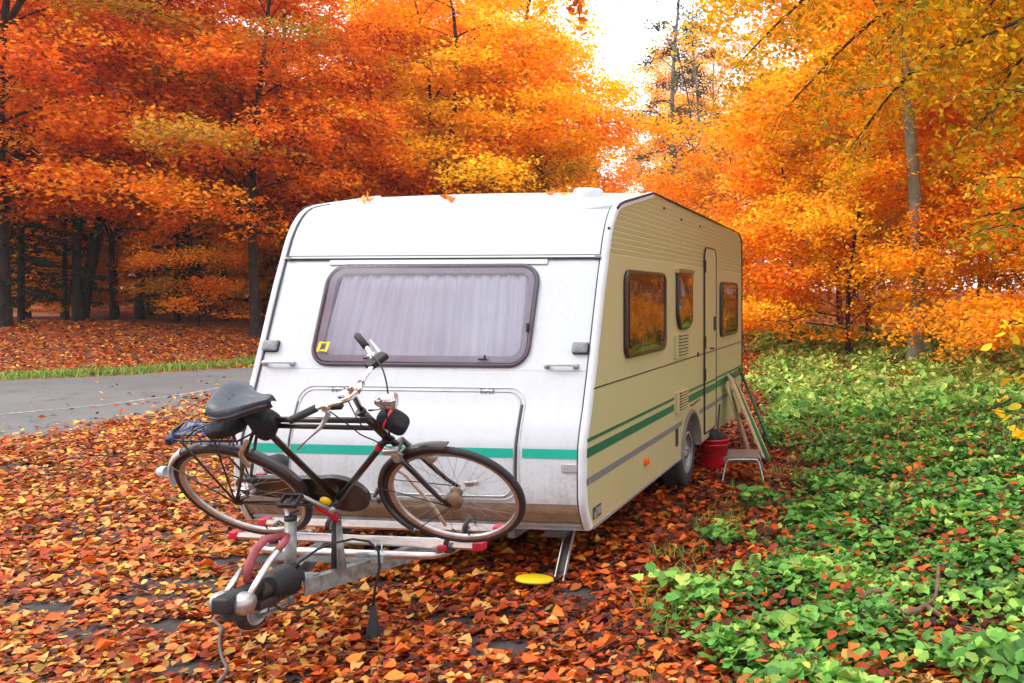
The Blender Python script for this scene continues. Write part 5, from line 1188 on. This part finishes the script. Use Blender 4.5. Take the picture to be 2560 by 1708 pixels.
# the distant wood that closes the view low down on both sides of the misty gap
rg2 = np.random.default_rng(90); n = 70000; b = rg2.uniform(-1.05, .5, n); zc = rg2.uniform(60, 84, n); zt = np.where((b > -.20) & (b < -.03), 5.5, 15.0)*(.75+.35*vnoise(b*22, zc*.12)); hz_ = rg2.random(n)**.8*zt
x = CAM.x+zc*FW[0]+b*zc*RT[0]; y = CAM.y+zc*FW[1]+b*zc*RT[1]
cc_ = np.stack([np.clip(vnoise(b*40, hz_*.6+zc*.3)*.8+rg2.normal(0, .12, n), 0, 1), rg2.random(n)*.8, np.zeros(n)], 1)
V, F, C = leaves(np.stack([x, y, hgt(x, y)+hz_], 1), randn_up(n, .8, rg2), rg2.uniform(.35, .75, n), 'low', .3, .3, rg2, cc_)
o = poly_mesh('distant_wood', V, F, M['leaf'], colors=C, smooth=True); o.color = (.5, .9, 0, 1); tag(o, 'distant orange wood reading as one mass behind all the single trees', 'wood', kind='stuff')
# overhanging beech: trunk outside the frame at the right, long limbs hanging into the top right corner
def overhang(name, limbs, n_per, ls, tint, label, seed, trunk=None, width=.5, green=.3, droop=.6):
    rg = np.random.default_rng(seed); mb = MB(); LP, LN, LC, LS = [], [], [], []
    if trunk: mb.tube(*trunk, 10)
    for li, (P, r0) in enumerate(limbs):
        pts = np.array([tuple(q) for q in cr_(P, 6)]); k = len(pts); mb.tube([tuple(q) for q in pts], [r0*(1-.88*i/(k-1)) for i in range(k)], 7, cap=False)
        seg = np.concatenate([[0], np.cumsum(np.linalg.norm(np.diff(pts, axis=0), axis=1))]); L_ = seg[-1]
        nt = int(L_*6)
        for q in range(nt):
            s = L_*(.22+.78*(q+rg.random())/nt); p = np.array([np.interp(s, seg, pts[:, d]) for d in range(3)]); p2 = np.array([np.interp(min(L_, s+.1), seg, pts[:, d]) for d in range(3)])
            d = p2-p; d = d/(np.linalg.norm(d)+1e-6) if np.linalg.norm(d) > 1e-6 else np.array([-1, 0, 0.]); side = np.cross(d, [0, 0, 1.]); side /= np.linalg.norm(side)+1e-6
            sg = 1 if rg.random() < .5 else -1; tl = width*rg.uniform(.5, 1.2)*(1.1-.5*s/L_); dirn = d*.75+side*sg*.75; dirn /= np.linalg.norm(dirn)
            e1 = p+dirn*tl*.5+np.array([0, 0, -.06*tl]); e2 = p+dirn*tl+np.array([0, 0, -droop*.5*tl]); mb.tube([tuple(p), tuple(e1), tuple(e2)], [.0055, .004, .0015], 4, cap=False)
            c = int(n_per*tl/width); u = rg.uniform(.1, 1.05, c); Q = np.where((u < .5)[:, None], p+(e1-p)*(u*2)[:, None], e1+(e2-e1)*((u-.5)*2)[:, None]); jt = .045+.10*(width > .5); Q = Q+np.stack([rg.normal(0, jt, c), rg.normal(0, jt, c), rg.normal(-jt*.5, jt*.9, c)], 1)
            LP.append(Q); LN.append(randn_up(c, .6, rg)); bs = rg.normal(.45, .15); gv = rg.uniform(.25, .7) if rg.random() < green else 0
            LC.append(np.stack([np.clip(bs+rg.normal(0, .22, c), 0, 1), rg.beta(2, 2, c), np.clip(gv+rg.normal(0, .1, c), 0, 1)*(gv > 0)], 1)); LS.append(rg.uniform(.75, 1.2, c)*ls)
    V, F, C = leaves(np.concatenate(LP), np.concatenate(LN), np.concatenate(LS), 'low' if len(LP) > 150 else 'fine', .4, .35, rg, np.concatenate(LC))
    r = plant(name, mb, V, F, C, M['leaf'], M['bark']); 
    for c in r.children: c.color = (*tint, 0, 1)
    return tag(r, label, 'tree')
def wp_(xc, Z_, z): return (CAM.x+Z_*FW[0]+xc*RT[0], CAM.y+Z_*FW[1]+xc*RT[1], z)
T0 = wp_(4.6, 11.0, 0)
def A_(z, dx=0): return (T0[0]+dx, T0[1], z)
limbs = []
for (z0, tip, mid_, r) in [
    (5.2, (1.9, 9.6, 4.35), (3.3, 10.4, 5.6), .045), (5.8, (.2, 10.2, 4.0), (2.4, 10.8, 5.7), .05), (6.4, (-.55, 10.6, 4.4), (1.8, 11, 6.2), .05), (6.9, (-.70, 9.4, 4.9), (1.5, 10.2, 6.5), .05), (7.3, (-.2, 8.6, 5.0), (2.2, 9.6, 6.6), .05),
    (4.6, (2.1, 9.2, 3.55), (3.2, 10.0, 4.6), .035), (7.8, (-.75, 11.5, 5.6), (1.2, 11.4, 7.1), .05), (6.1, (1.0, 9.2, 4.2), (2.7, 10.0, 5.8), .045), (8.2, (.6, 9.5, 5.6), (2.4, 10.2, 7.4), .05), (5.5, (.9, 11.5, 3.6), (2.6, 11.5, 5.2), .045), (8.6, (-.30, 10.8, 6.2), (1.6, 11.2, 7.8), .05)]:
    P0 = A_(z0); P1 = wp_(*mid_); P2 = wp_(*tip); Pm = tuple(.45*a+.55*b for a, b in zip(P1, P2)); Pm = (Pm[0], Pm[1], Pm[2]+.25); limbs.append(([P0, P1, Pm, P2], r))
overhang('overhanging_beech', limbs, 150, .078, (.82, 1.0), 'yellow-green beech branches hanging in from the upper right corner', 31, ([(T0[0], T0[1], z) for z in (-.1, 2, 4, 6, 8, 10)], [.30, .24, .22, .2, .16, .1]), width=1.0, green=.38, droop=1.1)
limbs = [([wp_(4.3, 9.5, 5.6), wp_(3.3, 9.2, 5.0), wp_(2.4, 9.0, 4.5), wp_(1.6, 8.9, 4.15)], .045), ([wp_(4.3, 9.5, 6.2), wp_(3.2, 9.2, 5.8), wp_(2.3, 9.0, 5.2), wp_(1.5, 9.0, 4.8)], .045), ([wp_(4.3, 9.5, 4.4), wp_(3.3, 9.3, 4.0), wp_(2.5, 9.0, 3.9), wp_(1.9, 8.9, 3.35)], .035), ([wp_(4.3, 9.5, 3.4), wp_(3.3, 9.3, 3.2), wp_(2.6, 9.0, 2.7), wp_(2.0, 8.9, 2.55)], .025)]
overhang('overhanging_maple', limbs, 60, .085, (.85, .95), 'greenish tree limbs with dark branches entering at the top right edge', 32, ([wp_(4.4, 9.6, z) for z in (-.1, 2, 4, 6, 8)], [.2, .17, .15, .12, .08]), width=.62, green=.75, droop=.7)
# leafy twig tip hanging at the top centre
overhang('overhanging_branch', [([wp_(-1.6, 8.2, 6.6), wp_(-1.75, 8.2, 5.6), wp_(-1.85, 8.2, 4.9), wp_(-1.8, 8.2, 4.28)], .014)], 26, .085, (.15, .9), 'single red-orange leafy twig hanging into the top of the photo, left of the misty gap', 33, width=.28, green=.1)
# near sapling at the right edge with big yellow leaves and green sprays
T1 = wp_(1.62, 4.9, 0)
def B_(dx, dz, z): return wp_(1.62+dx, 4.9+dz, z)
overhang('hornbeam_sapling', [([B_(0, 0, .9), B_(-.1, -.1, 1.25), B_(-.25, -.1, 1.35), B_(-.40, -.2, 1.22)], .006), ([B_(0, 0, 1.1), B_(-.12, .1, 1.5), B_(-.28, .2, 1.62), B_(-.36, .2, 1.55)], .006), ([B_(0, 0, .7), B_(-.12, .0, 1.0), B_(-.25, .1, 1.08), B_(-.36, .1, 1.0)], .006)], 9, .085, (1.0, 1.15), 'near sapling with large yellow leaves at the right edge', 35, ([B_(0, 0, z) for z in (-.05, .5, 1.0, 1.5, 2.0)], [.014, .012, .010, .008, .005]), width=.16, green=.15, droop=.3)
T2 = wp_(2.6, 8.2, 0)
overhang('green_sapling', [([wp_(2.6, 8.2, 1.9), wp_(2.2, 8.0, 2.35), wp_(1.85, 7.9, 2.35), wp_(1.5, 7.8, 2.2)], .012), ([wp_(2.6, 8.2, 2.3), wp_(2.3, 8.0, 2.75), wp_(1.95, 7.9, 2.8), wp_(1.7, 7.8, 2.72)], .012), ([wp_(2.6, 8.2, 3.0), wp_(2.3, 8.0, 3.5), wp_(1.9, 8.1, 3.62), wp_(1.5, 8.0, 3.5)], .012)], 16, .075, (.6, .9), 'green-leaved sapling reaching in from the right edge', 37, ([wp_(2.6, 8.2, z) for z in (-.05, 1, 2, 3, 4)], [.03, .026, .02, .015, .008]), width=.32, green=1.0, droop=.3)
# young spruces in the dark edge of the wood
def spruce(seed, H, R, n):
    rg = np.random.default_rng(seed); mb = MB(); mb.tube([(0, 0, -.1), (0, 0, H*.5), (0, 0, H)], [.07, .05, .01], 7, cap=False); LP, LN, LC = [], [], []
    nb = 70
    for b in range(nb):
        f = b/nb; z = .5+(H-.6)*f; a = b*2.4+rg.uniform(-.3, .3); L_ = R*(1-f)**.8*rg.uniform(.75, 1.1)+.12
        e = np.array([math.cos(a)*L_, math.sin(a)*L_, -.12*L_]); m_ = e*.5+np.array([0, 0, .02]); mb.tube([(0, 0, z), (m_[0], m_[1], z+m_[2]), (e[0], e[1], z+e[2])], [.012, .008, .003], 4, cap=False)
        c = int(n*L_/R/nb*1.6); u = rg.uniform(.12, 1, c); lat = rg.uniform(-1, 1, c)*.28*L_*(1.1-u); pr = np.array([-math.sin(a), math.cos(a), 0])
        P = np.array([0, 0, z])+e[None]*u[:, None]+pr[None]*lat[:, None]; P[:, 2] += rg.normal(-.02, .025, c)-np.abs(lat)*.2; LP.append(P); LN.append(randn_up(c, .5, rg)); LC.append(np.stack([rg.random(c), rg.random(c), np.zeros(c)], 1))
    P = np.concatenate(LP); V, F, C = leaves(P, np.concatenate(LN), rg.uniform(.07, .12, len(P)), 'low', .2, .3, rg, np.concatenate(LC)); return mb, V, F, C
s0 = plant('spruce_tree', *spruce(41, 4.2, 1.75, 9000), M['needle'], M['bark']); tag(s0, 'small dark spruce with tiered branches left of the caravan', 'tree'); s0.location = (-19.2, 19.4, float(hgt(-19.2, 19.4)))
for (x, y, s, lab) in [(-22.3, 17.4, 1.4, 'big dark spruce between the trunks at the left edge'), (-27.5, 20.5, 1.7, 'dark spruce partly hidden at the far left'), (-16.0, 20.6, .8, 'low dark spruce hugging the caravan left corner')]:
    c = copy_tree(s0); c.location = (x, y, float(hgt(x, y))); c.scale = (s, s, s); c.rotation_euler = (0, 0, x); tag(c, lab, 'tree')
# bare limbs of the leftmost beech, readable against the leaves
mb = MB()
for P, r in [([(-20.9, 15.8, 9.0), (-19.8, 15.4, 9.7), (-18.7, 15.2, 10.0), (-17.2, 15.0, 10.6)], .085), ([(-20.8, 15.8, 8.9), (-19.8, 15.6, 8.1), (-18.4, 15.4, 7.3), (-17.2, 15.4, 6.9)], .05)]:
    q = cr_(P, 5); mb.tube(q, [r*(1-.7*i/(len(q)-1)) for i in range(len(q))], 7, cap=False)
big = [o for o in bpy.data.objects if o.get('label', '').startswith('thick dark beech')][0]
inv = Matrix.LocRotScale(big.location, big.rotation_euler, big.scale).inverted()
mb.v = [tuple(inv @ Vector(v)) for v in mb.v]; mb.build('limb', M['bark'], big)

# ------------------------------------------------------------------ mist
me = bpy.data.meshes.new('haze'); bm = bmesh.new(); bmesh.ops.create_cube(bm, size=1); bm.to_mesh(me); bm.free()
hz = bpy.data.objects.new('haze', me); col.objects.link(hz); hz.scale = (880, 780, 31.5); hz.location = (0, 60, 13.25)
tag(hz, 'thin pale mist filling the wood', 'mist', kind='stuff')
m = bpy.data.materials.new('mist'); m.use_nodes = True; n = m.node_tree; n.nodes.remove(n.nodes['Principled BSDF'])
pv = n.nodes.new('ShaderNodeVolumePrincipled'); pv.inputs['Density'].default_value = .0005; pv.inputs['Color'].default_value = (.93, .96, 1, 1); pv.inputs['Anisotropy'].default_value = .2
n.links.new(pv.outputs[0], n.nodes['Material Output'].inputs['Volume']); me.materials.append(m)
